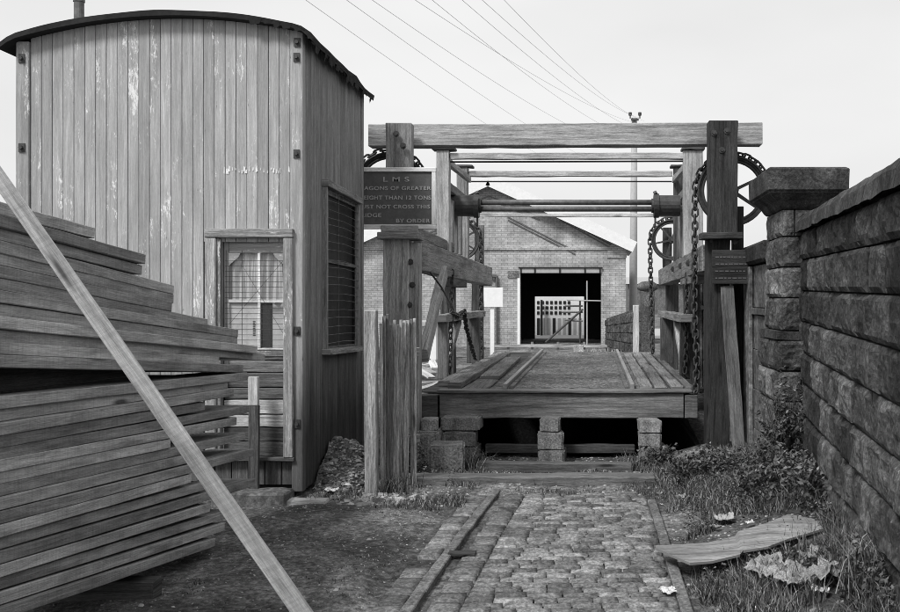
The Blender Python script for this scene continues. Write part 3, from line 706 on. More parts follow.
def chain(pts, name='chain', ll=.088, wr=.0085, wd=.024, parent=G):
    pts = [Vector(p) for p in pts]; cum = [0]
    for a_, b_ in zip(pts, pts[1:]): cum.append(cum[-1] + (b_ - a_).length)
    def at(s_):
        for i in range(len(pts) - 1):
            if s_ <= cum[i + 1]: 
                t = (s_ - cum[i]) / (cum[i + 1] - cum[i]); return pts[i].lerp(pts[i + 1], t), (pts[i + 1] - pts[i]).normalized()
        return pts[-1], (pts[-1] - pts[-2]).normalized()
    m = MB(); s_ = 0; k = 0; step = ll - 2.6 * wr
    while s_ < cum[-1]:
        c, d = at(s_); ref = Vector((0, 1, 0)) if abs(d.y) < .9 else Vector((1, 0, 0))
        a_ = d.cross(ref).normalized(); b_ = d.cross(a_).normalized()
        an = math.radians(25 + 90 * (k % 2) + R.uniform(-12, 12)); sd = a_ * math.cos(an) + b_ * math.sin(an)
        ring = []
        for q in range(10):
            th = 2 * math.pi * q / 10; cs, sn = math.cos(th), math.sin(th)
            ring.append(c + d * ((ll / 2 - wd) * (1 if cs > .01 else (-1 if cs < -.01 else 0)) + cs * wd) + sd * (sn * wd))
        m.tube(ring, wr, 5, closed=True); s_ += step; k += 1
    return m.build(name, M['iron'], parent, smooth=True)
def rim(cx, cy, cz, r, a0, a1, n=20): return [(cx + r * math.cos(math.radians(a0 + (a1 - a0) * i / n)), cy, cz + r * math.sin(math.radians(a0 + (a1 - a0) * i / n))) for i in range(n + 1)]
cx, cy, cz, r, _ = wheels[1]; chain(rim(cx, cy, cz, r + .045, 25, 180) + [(cx - r - .05, cy, 2.2), (cx - r - .055, cy - .02, 1.5), (cx - r - .03, cy - .05, .9), (cx - r - .06, cy - .08, .5)], ll=.105, wr=.012, wd=.032)
cx, cy, cz, r, _ = wheels[0]; chain(rim(cx, cy, cz, r + .045, 150, 20), ll=.105, wr=.012, wd=.032)
cx, cy, cz, r, _ = wheels[2]; chain(rim(cx, cy, cz, r + .045, 150, 0) + [(cx + r + .04, cy, 2.3), (cx + r + .03, cy, .64)], ll=.12, wr=.014, wd=.036)
cx, cy, cz, r, _ = wheels[3]; chain(rim(cx, cy, cz, r + .045, 60, 180) + [(cx - r - .04, cy, 2.3), (cx - r - .0, cy, .66)], ll=.12, wr=.014, wd=.036)
chain([(-1.86, 13.0, 1.95), (-1.87, 12.98, 1.4), (-1.88, 12.96, .66)], wr=.01, wd=.027, ll=.1)
chain([(1.16, 12.6, 1.9), (1.15, 12.6, 1.2), (1.13, 12.6, .66)], wr=.010, wd=.027, ll=.1)
chain([(-1.85, 12.9, 1.43), (-1.83, 13.4, 1.38), (-1.82, 13.9, 1.45), (-1.84, 14.3, 1.2), (-1.84, 14.9, .9), (-1.85, 15.4, .7)], wr=.012, wd=.03, ll=.1)
m = MB(); m.tube([(PX(438, 10.9) - .2, 11.2, 2.0), (PX(440, 11.5), 11.6, 1.75), (-1.84, 12.9, 1.5)], .012, 6); m.build('cable', M['iron'], G)

# ------------------------------------------------------------------ bridge deck
D = thing('bridge_deck', (-.4, 10.8, .33), 'railway lift bridge deck with timber end beam, gritty centre and two running rails', 'bridge')
dx0, dx1, dy0, dy1, dzt, dzb = -1.92, 1.09, 10.8, 18.8, .628, .326
part('end_beam', 'deckwood', [((dx0 + .24, dy0 + .09, .46), (dx1 - .13, dy0 + .09, .46), .18, .27, 1.1)], D)
part('end_plank', 'deckwood', [((dx0 + .22, dy0 + .08, .612), (dx1 - .04, dy0 + .08, .612), .24, .032, .9)], D)
part('end_block', 'deckwood', [((dx0 - .02, dy0 + .09, .45), (dx0 + .22, dy0 + .09, .45), .2, .24, .45)], D)
part('end_block', 'deckwood', [((dx1 - .12, dy0 + .085, .45), (dx1 + .02, dy0 + .085, .45), .21, .25, .75)], D)
part('joist', 'beam_dark', [((xx, dy0 + .22, .45), (xx, dy1, .45), .2, .24) for xx in (-1.75, -1.0, -.3, .4, .95)], D)
part('end_beam', 'deckwood', [((dx0, dy1 + .1, .46), (dx1, dy1 + .1, .46), .18, .3, 1.0)], D)
part('deck_planking', 'beam_dark', [(((dx0), y_, .585), ((dx1), y_, .585), .28, .02, 1.3) for y_ in [dy0 + .36 + i * .3 for i in range(26)]], D)
m = MB()   # gritty ballast surface
nyy, nxx = 200, 44
for j in range(nyy + 1):
    for i in range(nxx + 1):
        x = -1.15 + (1.65) * i / nxx; y = dy0 + .2 + (dy1 - dy0 - .2) * j / nyy
        m.v.append(Vector((x, y, .622 + nz(x, y, 0, 6) * .012 + nz(x, y, 3, 1.2) * .012 + nz(x, y, 5, 14) * .014)))
m._t(len(m.v), 1)
for j in range(nyy):
    for i in range(nxx): a = j * (nxx + 1) + i; m.f.append((a, a + 1, a + nxx + 2, a + nxx + 1)); m.uv += [(0, 0)] * 4
m.build('ballast', M['grit'], D)
for x_, sg in ((-.985, 1), (.41, -1)):
    m = MB(); m.beam((x_, dy0 + .12, .655), (x_, dy1 - .1, .655), .045, .06, 20, .0012, .85); rl = m.build('rail', M['railsteel'], D, bevel=.005)
    m = MB(); y_ = dy0 + .15
    while y_ < dy1 - .2: m.box(x_ + sg * .04, x_ + sg * .085, y_, y_ + .06, .62, .648, 'x', 1, .002, .8); y_ += .12
    o_ = m.build('rail_chair', M['rust'], rl)
def dplank(xa, xb, ya, yb, z0, z1, ti): part('side_plank', 'deckwood', [(((xa + xb) / 2, ya, (z0 + z1) / 2), ((xa + xb) / 2 + R.uniform(-.06, .05), yb, (z0 + z1) / 2), xb - xa, z1 - z0, ti)], D)
dplank(-1.82, -1.66, 11.6, 18.4, .60, .66, 1.15); dplank(-1.655, -1.50, 11.25, 17.7, .60, .675, .95)
dplank(-1.45, -1.20, 12.6, 16.8, .60, .65, 1.0)
dplank(-1.48, -1.2, 10.95, 12.4, .595, .62, .8)
for i, (xa, xb, ya, yb, ti) in enumerate([(.50, .64, 11.1, 17.9, 1.2), (.66, .80, 11.0, 14.6, .9), (.67, .81, 14.7, 18.2, 1.25), (.85, .98, 11.1, 18.1, 1.1), (1.0, 1.09, 11.0, 18.3, .7)]): dplank(xa, xb, ya, yb, .60, .645, ti)
for sg, xx in ((-1, -1.93), (1, 1.14)):
    part('guard_post', 'beam' if sg < 0 else 'beam_dark', [((xx, 12.7, .6), (xx, 12.7, 1.32), .125, .12, .8)], D)
    part('guard_post', 'beam_dark', [((xx, 15.9, .6), (xx, 15.9, 1.32), .2, .2, 1.4)], D)
    part('guard_rail', 'beam', [((xx, 12.45, 1.37), (xx, 16.9, 1.37), .16, .10, .9)], D)
    part('guard_brace', 'beam' if sg < 0 else 'beam_pale', [((xx + .02 * sg, 12.8, .68), (xx + .02 * sg, 14.2, 1.32), .1, .12, .95)], D)

# lower right: leaning board and faded notice
a = Vector((PX(748 - 9, 10.28), 10.28, .02)); b = Vector((PX(727, 10.33), 10.345, PZ(286, 10.33)))
m = MB(); m.beam(a, b, .135, .04, 10, .004, .55, up=(0, 1, 0)); tag(m.build('propped_board', M['beam'], bevel=.005), 'grey board with a split upper end leaning against the right gantry post', 'board')
nb = thing('notice_board', (PX(731, 10.3), 10.30, PZ(286, 10.3)), 'small dark notice board with faded lettering fixed to the right gantry post', 'sign')
m = MB(); m.box(PX(712, 10.3), PX(750, 10.3), 10.29, 10.325, PZ(284, 10.3), PZ(250, 10.3), 'x', 3, .001, .6); m.build('board', M['beam_dark'], nb, bevel=.004)
m = MB()
for r_ in range(4):
    x = PX(715, 10.3)
    while x < PX(745, 10.3): l = R.uniform(.015, .05); m.box(x, x + l, 10.286, 10.2885, PZ(257 + r_ * 7, 10.3) - .005, PZ(257 + r_ * 7, 10.3) + .004, 'x', 1, 0, 1); x += l + .012
m.build('faded_lettering', M['rust'], nb)

# LMS sign
ys0 = 10.34
sx1, sz0, sz1 = PX(436, ys0), PZ(229, ys0), PZ(167.5, ys0); sx0 = sx1 - .88
S = thing('warning_sign', ((sx0 + sx1) / 2, ys0, sz0), 'railway warning sign with white frame and pale capitals beside the hut', 'sign')
m = MB(); m.box(sx0 + .03, sx1 - .03, ys0 + .01, ys0 + .035, sz0 + .03, sz1 - .03, 'x', 1, 0, 1); m.build('board', M['signboard'], S)
m = MB(); t = .045
m.box(sx0, sx1, ys0 - .01, ys0 + .045, sz1 - t, sz1, 'x', 3, .001, 1); m.box(sx0, sx1, ys0 - .01, ys0 + .045, sz0, sz0 + t, 'x', 3, .001, 1)
m.box(sx1 - t, sx1 - .0, ys0 - .008, ys0 + .043, sz0 + t + .001, sz1 - t - .001, 'z', 3, .001, 1); m.box(sx0, sx0 + t, ys0 - .008, ys0 + .043, sz0 + t + .001, sz1 - t - .001, 'z', 3, .001, 1)
m.build('frame', M['signframe'], S, bevel=.003)
def text(s, size, x, z, y, name, parent, mat, align='LEFT', width=None):
    cu = bpy.data.curves.new(name, 'FONT'); cu.body = s; cu.size = size; cu.extrude = .0015; cu.align_x = align; cu.space_character = 1.1; cu.offset = 0.0012
    to = bpy.data.objects.new('tmp', cu); COL.objects.link(to); dg = bpy.context.evaluated_depsgraph_get(); dg.update()
    me = bpy.data.meshes.new_from_object(to.evaluated_get(dg)); bpy.data.objects.remove(to)
    xs_ = [v.co.x for v in me.vertices]; k = (width / (max(xs_) - min(xs_))) if width else 1; mn = min(xs_) if width else 0
    og = ORG[parent.name]
    for v in me.vertices: v.co = Vector((x + (v.co.x - mn) * k, y - v.co.z, z + v.co.y)) - og
    me.materials.clear(); me.materials.append(mat); me.name = name
    o = bpy.data.objects.new(name, me); COL.objects.link(o); o.parent = parent; return o
yt_ = ys0 + .006
text('L M S', .068, PX(383, ys0), PZ(181.5, ys0), yt_, 'lettering', S, M['letters'], width=.27)
for s_, py, xa, xb in (('WAGONS OF GREATER', 190, sx0 + .06, PX(431, ys0)), ('WEIGHT THAN 12 TONS', 199.5, sx0 + .06, PX(431, ys0)), ('MUST NOT CROSS THIS', 208.5, sx0 + .06, PX(430, ys0)), ('BRIDGE', 217, sx0 + .06, PX(381, ys0)), ('BY ORDER', 222.5, PX(396, ys0), PX(430, ys0))):
    text(s_, .056, xa, PZ(py, ys0), yt_, 'lettering', S, M['letters'], width=xb - xa)

# ------------------------------------------------------------------ kerb, blocks
m = MB(); m.beam((PX(388, 8.75), 8.72, .01), (PX(655, 8.75), 8.8, .0), .22, .13, 30, .005, .8); tag(m.build('kerb_timber', M['deckwood'], bevel=.012), 'weathered timber baulk set across the end of the sett road', 'timber')
m = MB(); m.beam((PX(478, 9.7), 9.72, -.02), (PX(632, 9.7), 9.7, -.03), .14, .1, 8, .005, .6); tag(m.build('timber_sleeper', M['deckwood'], bevel=.008), 'dark timber sleeper lying on the ledge beneath the deck', 'timber')
m = MB(); m.beam((PX(485, 10.8), 10.85, PZ(449, 10.8)), (PX(635, 10.8), 10.85, PZ(449, 10.8)), .1, .09, 8, .005, 1.0); tag(m.build('ledge_timber', M['beam_dark'], bevel=.008), 'shadowed timber across the dark canal opening under the deck', 'timber')
def rock_box(name, x0, x1, y0, y1, z0, z1, mat, amp=.008, rot=0, n=6, tint=None):
    bm = bmesh.new(); bmesh.ops.create_cube(bm, size=1.0)
    bmesh.ops.bevel(bm, geom=bm.edges[:], offset=.06, segments=2, affect='EDGES')
    bmesh.ops.subdivide_edges(bm, edges=bm.edges[:], cuts=2, use_grid_fill=True)
    sx, sy, sz = x1 - x0, y1 - y0, z1 - z0; sd = R.uniform(0, 50)
    for v in bm.verts:
        p = Vector((v.co.x * sx, v.co.y * sy, v.co.z * sz))
        n_ = noise.noise_vector(p * 9 + Vector((sd, 0, 0))) * amp + noise.noise_vector(p * 25 + Vector((sd, 3, 0))) * amp * .5
        v.co = p + n_
    if rot: bmesh.ops.rotate(bm, verts=bm.verts, cent=(0, 0, 0), matrix=Matrix.Rotation(rot, 3, 'Z'))
    me = bpy.data.meshes.new(name); bm.to_mesh(me); bm.free()
    for v in me.vertices: v.co.z += sz / 2
    at = me.attributes.new('tint', 'FLOAT_COLOR', 'POINT'); t = tint or R.uniform(.8, 1.2); at.data.foreach_set('color', [t, t, t, 1] * len(me.vertices))
    me.uv_layers.new(name='UVMap'); me.materials.append(mat)
    o = bpy.data.objects.new(name, me); o.location = ((x0 + x1) / 2, (y0 + y1) / 2, z0); COL.objects.link(o); ORG[o.name] = Vector(o.location); return o
def blk(px0, px1, py0, py1, Y, dep, label, rot=0, mat='block', tint=None):
    o = rock_box('stone_block', PX(px0, Y), PX(px1, Y), Y, Y + dep, PZ(py1, Y), PZ(py0, Y), M[mat], rot=rot, tint=tint); tag(o, label, 'stone block', 'stone blocks packed under the bridge end'); return o
blk(440, 479, 418, 431, 10.45, .4, 'upper left packing block tight under the deck end beam', 0, tint=1.0)
blk(441, 474, 432, 447, 10.4, .45, 'left packing block directly beneath the topmost left block', .05, tint=.8)
blk(440, 476, 448, 466, 10.35, .45, 'lowest left packing block half hidden by a tuft of grass', 0, tint=.6)
blk(427, 462, 446, 477, 9.55, .4, 'large rough block standing in front of the left packing stack', .12, tint=.75)
blk(417, 438, 432, 466, 10.2, .4, 'pale block beside the left packing stack near the paling fence', -.1, tint=1.2)
blk(420, 436, 420, 431, 10.3, .3, 'small pale block on top beside the left packing stack', .1, tint=1.3)
blk(540, 560, 419, 432, 10.45, .25, 'topmost block of the middle packing stack', -.05)
blk(537, 563, 433, 450, 10.4, .3, 'middle block of the middle packing stack', .04, tint=.9)
blk(538, 565, 451, 465, 10.35, .35, 'bottom block of the middle packing stack', -.03, tint=.75)
blk(639, 661, 421, 433, 10.45, .3, 'topmost block of the right packing stack', .04, tint=1.1)
blk(639, 662, 434, 447, 10.42, .32, 'middle block of the right packing stack', -.03, tint=.9)
blk(641, 668, 448, 467, 10.3, .4, 'bottom block of the right packing stack among weeds', .06, tint=1.0)

blk(574, 583, 345, 353, 21, .3, 'small pale block standing just past the far end of the deck', .1, tint=1.8)
# ------------------------------------------------------------------ masonry
def rockface(mb, org, du, dn, u0, u1, z0, z1, amp, tint, margin=.006, zf=None):
    """one rock-faced block on a wall plane; org+du*u, outward normal dn"""
    nu = max(4, int((u1 - u0) / .03)); nv = max(4, int((z1 - z0) / .03)); o = len(mb.v); sd = R.uniform(0, 99)
    base = R.uniform(-.008, .014)
    for j in range(nv + 3):
        for i in range(nu + 3):
            a = min(max((i - 1) / nu, 0), 1); b = min(max((j - 1) / nv, 0), 1)
            u = u0 + margin + (u1 - u0 - 2 * margin) * a; z = z0 + margin + (z1 - z0 - 2 * margin) * b
            edge = i in (0, nu + 2) or j in (0, nv + 2)
            pil = (1 - (2 * a - 1) ** 16) * (1 - (2 * b - 1) ** 12)
            d = -.05 if edge else base + amp * (min(1, pil * 1.6) * (.35 + 1.0 * abs(nz(u + sd, z, 0, 4.5)) - .5 * abs(nz(u + sd, z, 7, 9)) + .28 * nz(u + sd, z, 3, 24)))
            zz = z if zf is None else zf(u, z)
            mb.v.append(org + du * u + dn * d + Vector((0, 0, zz)))
    n = nu + 3; mb._t(n * (nv + 3), tint)
    for j in range(nv + 2):
        for i in range(nu + 2):
            a = o + j * n + i; mb.f.append((a, a + 1, a + n + 1, a + n)); mb.uv += [(0, 0)] * 4
# near right wall
dv = Vector((.095, 1, 0)).normalized(); nrm = Vector((-dv.y, dv.x, 0))
org = Vector((wall_x(1.0), 1.0, 0)); LW = (8.52 - 1.0) / dv.y
RW = thing('stone_wall', org, 'tall soot-blackened rock-faced stone wall with rounded coping along the right side', 'wall')
zlev = [-.15, .12, .38, .64, .90, 1.16, 1.42, 1.68, 1.94, 2.17]
m = MB()
def zf(u, z): return z + (u - LW) * .018 * min(1, max(0, (z + .15) / 2.3))
for c in range(len(zlev) - 1):
    u = -R.uniform(0, .4)
    while u < LW:
        l = R.uniform(.3, .62); u1 = min(u + l, LW)
        if u1 - u > .08: rockface(m, org, dv, nrm, max(u, 0), u1, zlev[c], zlev[c + 1], .04, R.choice([.5, .75, 1, 1.1, 1.5, 1.9]) * (.75 if c > 4 else 1.15), zf=zf)
        u = u1
m.build('coursed_face', M['soot'], RW, smooth=False)
m = MB(); 
core = [org - nrm * .03, org - nrm * .45]
e = dv * (LW - .004)
for q in range(2): pass
z1a, z1b = 2.17 - LW * .018, 2.17
pts = [core[0], core[1], core[1] + e, core[0] + e]
def hexa(mb, base, zb, zts, tint=1):
    o = len(mb.v); mb.v += [p + Vector((0, 0, zb)) for p in base] + [p + Vector((0, 0, zz)) for p, zz in zip(base, zts)]; mb._t(8, tint)
    for f_ in ((3, 2, 1, 0), (4, 5, 6, 7), (0, 1, 5, 4), (1, 2, 6, 5), (2, 3, 7, 6), (3, 0, 4, 7)): mb.f.append(tuple(o + k for k in f_)); mb.uv += [(0, 0)] * 4
hexa(m, pts, -.2, [z1a - .01, z1a - .01, z1b - .01, z1b - .01], .5); o_ = m.build('wall_core', M['soot'], RW); fix_normals(o_)
# coping: rounded stones
m = MB(); u = 0
while u < LW - .02:
    l = R.uniform(.7, 1.1); u1 = min(u + l, LW - .01); o = len(m.v); ns, na = 6, 12; ti = R.uniform(.7, 1.2)
    for i in range(ns + 1):
        uu = u + .006 + (u1 - u - .012) * i / ns; zb = 2.17 + (uu - LW) * .018
        for k in range(na + 1):
            a = math.pi * k / na; off = -.21 + .27 * math.cos(a); zz = zb + .0 + .19 * math.sin(a) ** .6 if 0 < k < na else zb
            m.v.append(org + dv * uu + nrm * (off + nz(uu, k * .3, 0, 6) * .012) + Vector((0, 0, zz + nz(uu, k * .2, 4, 5) * .012)))
    m._t((ns + 1) * (na + 1), ti)
    for i in range(ns):
        for k in range(na): a = o + i * (na + 1) + k; m.f.append((a, a + 1, a + na + 2, a + na + 1)); m.uv += [(0, 0)] * 4
    m.f.append(tuple(o + k for k in range(na, -1, -1))); m.uv += [(0, 0)] * (na + 1); m.f.append(tuple(o + ns * (na + 1) + k for k in range(na + 1))); m.uv += [(0, 0)] * (na + 1)
    u = u1
cp = m.build('coping', M['soot'], RW); fix_normals(cp)

# pier
P0x, P1x, P0y, P1y = PX(782, 8.5), 1.985, 8.5, 9.27
PR = thing('stone_pier', ((P0x + P1x) / 2, (P0y + P1y) / 2, 0), 'square blackened stone gate pier with a heavy moulded cap at the end of the wall', 'pier')
m = MB(); pl = [-.1, .18, .46, .74, 1.0, 1.26, 1.34, 1.62, 1.88, 2.14, 2.37]
def pier_courses(mb, x0, x1, y0, y1, za, zb, k):
    xm = (x0 + x1) / 2 + R.uniform(-.1, .1); ym = (y0 + y1) / 2 + R.uniform(-.1, .1); ti = R.choice([1.1, 1.4, 1.9, 2.4])
    segs = [(x0, xm), (xm, x1)] if k % 2 else [(x0, x1)]
    for a, b in segs: rockface(mb, Vector((0, y0, 0)), Vector((1, 0, 0)), Vector((0, -1, 0)), a, b, za, zb, .035, ti * R.uniform(.8, 1.3))
    segs = [(y0, ym), (ym, y1)] if not k % 2 else [(y0, y1)]
    for a, b in segs: rockface(mb, Vector((x0, 0, 0)), Vector((0, 1, 0)), Vector((-1, 0, 0)), a, b, za, zb, .035, ti * R.uniform(.8, 1.3))
    rockface(mb, Vector((0, y1, 0)), Vector((1, 0, 0)), Vector((0, 1, 0)), x0, x1, za, zb, .03, ti)
    rockface(mb, Vector((x1, 0, 0)), Vector((0, 1, 0)), Vector((1, 0, 0)), y0, y1, za, zb, .03, ti)
for k in range(len(pl) - 1):
    g_ = .05 if pl[k] < 1.25 else 0
    if pl[k] == 1.26: continue
    pier_courses(m, P0x - g_, P1x, P0y - g_, P1y + g_, pl[k], pl[k + 1], k)
m.build('rusticated_face', M['soot'], PR)
m = MB(); m.box(P0x + .02, P1x - .02, P0y + .02, P1y - .02, -.1, 2.36, 'z', 1, 0, .6)
m.box(P0x - .06, P1x + .02, P0y - .06, P1y + .06, 1.265, 1.335, 'x', 3, .004, 1.1); m.build('core_and_string_course', M['soot'], PR)
m = MB(); 
def capring(x0, x1, y0, y1, z): return [Vector((x0, y0, z)), Vector((x1, y0, z)), Vector((x1, y1, z)), Vector((x0, y1, z))]
lv = [(.0, 2.37), (.02, 2.39), (.05, 2.44), (.12, 2.50), (.125, 2.515), (.14, 2.52), (.145, 2.70), (.12, 2.715), (-.1, 2.74)]
o = 0
for e_, z in lv: m.v += capring(P0x - e_, P1x + e_, P0y - e_, P1y + e_, z)
m._t(len(m.v), .9)
for i in range(len(lv) - 1):
    for k in range(4): a = i * 4 + k; b = i * 4 + (k + 1) % 4; m.f.append((a, b, b + 4, a + 4)); m.uv += [(0, 0)] * 4
m.f.append((0, 3, 2, 1)); n_ = 4 * (len(lv) - 1); m.f.append((n_, n_ + 1, n_ + 2, n_ + 3)); m.uv += [(0, 0)] * 8
cap = m.build('cap', M['soot'], PR, bevel=.006)

# second wall beyond the pier
W2 = thing('parapet_wall', (1.7, 13, 0), 'smoother grey parapet wall running beside the gantry beyond the pier', 'wall')
m = MB(); zl = [-.1, .3, .7, 1.1, 1.45, 1.52, 1.95]
for c in range(len(zl) - 1):
    y = P1y + .07
    while y < 17:
        l = R.uniform(.6, 1.1); y1 = min(y + l, 17)
        pr = .03 if c == 4 else 0
        m.box(1.62 - pr, 1.9, y + .004, y1 - .004, zl[c] + .003, zl[c + 1] - .003, 'y', 2, .003, R.uniform(.7, 1.2)); y = y1
m.build('ashlar_face', M['ashlar'], W2, bevel=.01)
m = MB(); m.beam((1.76, P1y + .07, 2.06), (1.76, 17.05, 2.05), .42, .2, 14, .006, .6); m.build('coping', M['soot'], W2, bevel=.03)
m = MB(); 
for yy_ in (10.2, 12.6, 15): m.box(1.57, 1.616, yy_, yy_ + .35, -.1, 1.94, 'z', 4, .003, 1.25)
m.build('pilaster', M['ashlar'], W2, bevel=.008)
# round-topped post far
yq = 27.0; xq = PX(647.5, yq)
RP = thing('gate_pillar', (xq, yq, 0), 'old stone pillar with a round mushroom cap beyond the far end of the bridge', 'pillar')
m = MB(); m.box(xq - .19, xq + .19, yq - .19, yq + .19, .0, PZ(291, yq), 'z', 8, .012, 1.0); m.build('shaft', M['sootpale'], RP, bevel=.02)
m = MB(); z_ = PZ(291, yq); n = 18
prof = [(.19, 0), (.27, .05), (.29, .12), (.26, .19), (.16, .25), (.0, .27)]
for r_, dz in prof:
    for k in range(n): m.v.append(Vector((xq + max(r_, .001) * math.cos(2 * math.pi * k / n), yq + max(r_, .001) * math.sin(2 * math.pi * k / n), z_ + dz)))
m._t(len(m.v), 1)
for i in range(len(prof) - 1):
    for k in range(n): a = i * n + k; b = i * n + (k + 1) % n; m.f.append((a, b, b + n, a + n)); m.uv += [(0, 0)] * 4
m.build('cap', M['sootpale'], RP, smooth=True)
# ramped wall far
m = MB(); A = Vector((1.15, 25.5, 0)); B = Vector((.35, 33.5, 0)); dd = (B - A).normalized(); n2 = Vector((-dd.y, dd.x, 0)); LL = (B - A).length
ramp_t = thing('ramped_wall', A, 'dark stone wall stepping down toward the goods shed', 'wall')
u = 0
zcs = [-.2, .15, .45, .75, 1.05, 1.35]
for c in range(5):
    u = 0
    while u < LL:
        l = R.uniform(.4, .9); u1 = min(u + l, LL)
        rockface(m, A, dd, n2, u, u1, zcs[c], zcs[c + 1], .04, R.uniform(.9, 1.7), zf=lambda u_, z_: -.2 + (z_ + .2) * (1 - .27 * u_ / LL)); u = u1
m.build('coursed_face', M['soot'], ramp_t)
m = MB(); hexa(m, [A - n2 * .03, A - n2 * .35, B - n2 * .35, B - n2 * .03], -.2, [1.42, 1.42, .98, .98], .9); o_ = m.build('coping', M['sootpale'], ramp_t); fix_normals(o_)
# white-banded post by the pillar
yq = 22; m = MB(); m.beam((PX(636, yq), yq, .1), (PX(636, yq), yq, PZ(305, yq)), .13, .13, 6, .006, 1.2); tag(m.build('bollard_post', M['beam_pale'], bevel=.01), 'pale battered square post just past the right far corner of the deck', 'post')

# ------------------------------------------------------------------ goods shed
YB2 = 38.0
bx = lambda px, Y=YB2: (px - CX) / F * Y
bz = lambda py, Y=YB2: H + (CY - py) / F * Y
B_ = thing('goods_shed', (bx(489), YB2, -.2), 'large pale brick gabled goods shed with a wide dark open doorway', 'building')
xl, xr, xa = bx(352), bx(626), bx(489); ze, za_ = bz(246), bz(184); ox0, ox1, oz1 = bx(520), bx(601), bz(273)
m = MB()
def quad(x0, x1, z0, z1, y): m.poly([(x0, y, z0), (x1, y, z0), (x1, y, z1), (x0, y, z1)])
zrf = lambda x: ze + (za_ - ze) * (1 - abs(x - xa) / (xr - xa))
m.poly([(xl, YB2, -.3), (ox0, YB2, -.3), (ox0, YB2, zrf(ox0)), (xa, YB2, za_), (xl, YB2, ze)])
m.poly([(ox0, YB2, oz1), (ox1, YB2, oz1), (ox1, YB2, zrf(ox1)), (ox0, YB2, zrf(ox0))])
m.poly([(ox1, YB2, -.3), (xr, YB2, -.3), (xr, YB2, ze), (ox1, YB2, zrf(ox1))])
YE = YB2 + 6
m.poly([(xr, YB2, -.3), (xr, YE, -.3), (xr, YE, ze), (xr, YB2, ze)]); m.poly([(xl, YE, -.3), (xl, YB2, -.3), (xl, YB2, ze), (xl, YE, ze)])
m.poly([(ox0, YB2, -.3), (ox0, YB2 + .5, -.3), (ox0, YB2 + .5, oz1), (ox0, YB2, oz1)]); m.poly([(ox1, YB2 + .5, -.3), (ox1, YB2, -.3), (ox1, YB2, oz1), (ox1, YB2 + .5, oz1)])
m.build('wall', M['brick'], B_)
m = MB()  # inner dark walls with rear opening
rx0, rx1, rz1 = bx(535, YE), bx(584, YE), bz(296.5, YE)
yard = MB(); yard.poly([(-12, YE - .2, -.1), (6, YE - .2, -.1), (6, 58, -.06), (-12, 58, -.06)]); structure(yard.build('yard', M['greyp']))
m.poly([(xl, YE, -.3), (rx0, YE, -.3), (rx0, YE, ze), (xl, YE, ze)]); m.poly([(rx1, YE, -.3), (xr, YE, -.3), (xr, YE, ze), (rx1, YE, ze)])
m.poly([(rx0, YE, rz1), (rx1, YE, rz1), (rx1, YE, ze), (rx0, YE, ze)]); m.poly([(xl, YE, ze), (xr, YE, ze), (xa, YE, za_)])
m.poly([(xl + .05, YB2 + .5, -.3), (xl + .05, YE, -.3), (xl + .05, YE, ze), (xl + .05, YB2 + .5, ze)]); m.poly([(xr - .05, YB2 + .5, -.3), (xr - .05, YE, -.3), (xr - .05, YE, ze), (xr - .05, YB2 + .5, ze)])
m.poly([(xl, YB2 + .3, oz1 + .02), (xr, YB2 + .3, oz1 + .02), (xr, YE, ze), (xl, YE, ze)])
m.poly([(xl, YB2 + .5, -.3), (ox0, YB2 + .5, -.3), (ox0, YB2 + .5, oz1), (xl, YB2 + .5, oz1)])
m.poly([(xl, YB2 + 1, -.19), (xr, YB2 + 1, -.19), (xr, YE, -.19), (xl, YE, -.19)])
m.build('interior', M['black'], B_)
m = MB(); th = .12
for sgn, xe_ in ((-1, xl - .35), (1, xr + .3)):
    zE = ze - .12
    a0 = Vector((xa, YB2 - .35, za_ + .02)); a1 = Vector((xe_, YB2 - .35, zE)); up_ = Vector((0, 0, th))
    v0 = len(m.v); L4 = [a0, a1, a1 + Vector((0, YE - YB2 + .4, 0)), a0 + Vector((0, YE - YB2 + .4, 0))]
    m.v += L4 + [p + up_ for p in L4]; m._t(8, 1)
    for f_ in ((3, 2, 1, 0), (4, 5, 6, 7), (0, 1, 5, 4), (1, 2, 6, 5), (2, 3, 7, 6), (3, 0, 4, 7)): m.f.append(tuple(v0 + k for k in f_)); m.uv += [(0, 0)] * 4
rf = m.build('roof', M['greyp'], B_); fix_normals(rf)
m = MB()
for xe_, in ((xl - .37,), (xr + .32,)): m.beam((xa, YB2 - .39, za_ + .10), (xe_, YB2 - .39, ze - .06), .05, .42, 3, .0, 1, up=(0, 0, 1))
m.build('bargeboard', M['white'], rf)
def fpart(name, mat, x0, x1, z0, z1, y0, y1, ax='x', par=None): q = MB(); q.box(x0, x1, y0, y1, z0, z1, ax, 1, 0, 1); return q.build(name, M[mat], par or B_)
fpart('string_course', 'brick', xl - .02, xr + .02, bz(250), bz(247), YB2 - .06, YB2 + .02)
fpart('lintel', 'greyp', ox0 - .02, ox1 + .02, bz(273), bz(268.5), YB2 - .05, YB2 + .2)
lt = fpart('lintel_frame', 'black', ox0 - .05, ox1 + .05, bz(268.3), bz(267), YB2 - .09, YB2 + .1)
for px_ in (521, 535, 560, 585, 600): fpart('lintel_bracket', 'black', bx(px_) - .03, bx(px_) + .03, bz(273), bz(268.6), YB2 - .08, YB2 - .052, 'z')
fpart('door_jamb', 'white', ox0 - .10, ox0 - .0, -.25, bz(273), YB2 - .03, YB2 + .05, 'z')
fpart('pad_stone', 'ashlar', bx(508), ox0 - .01, bz(278), bz(271), YB2 - .035, YB2 + .02)
fpart('quoin', 'brick', bx(607), xr + .03, bz(258), bz(247), YB2 - .04, YB2 + .02)
m = MB()
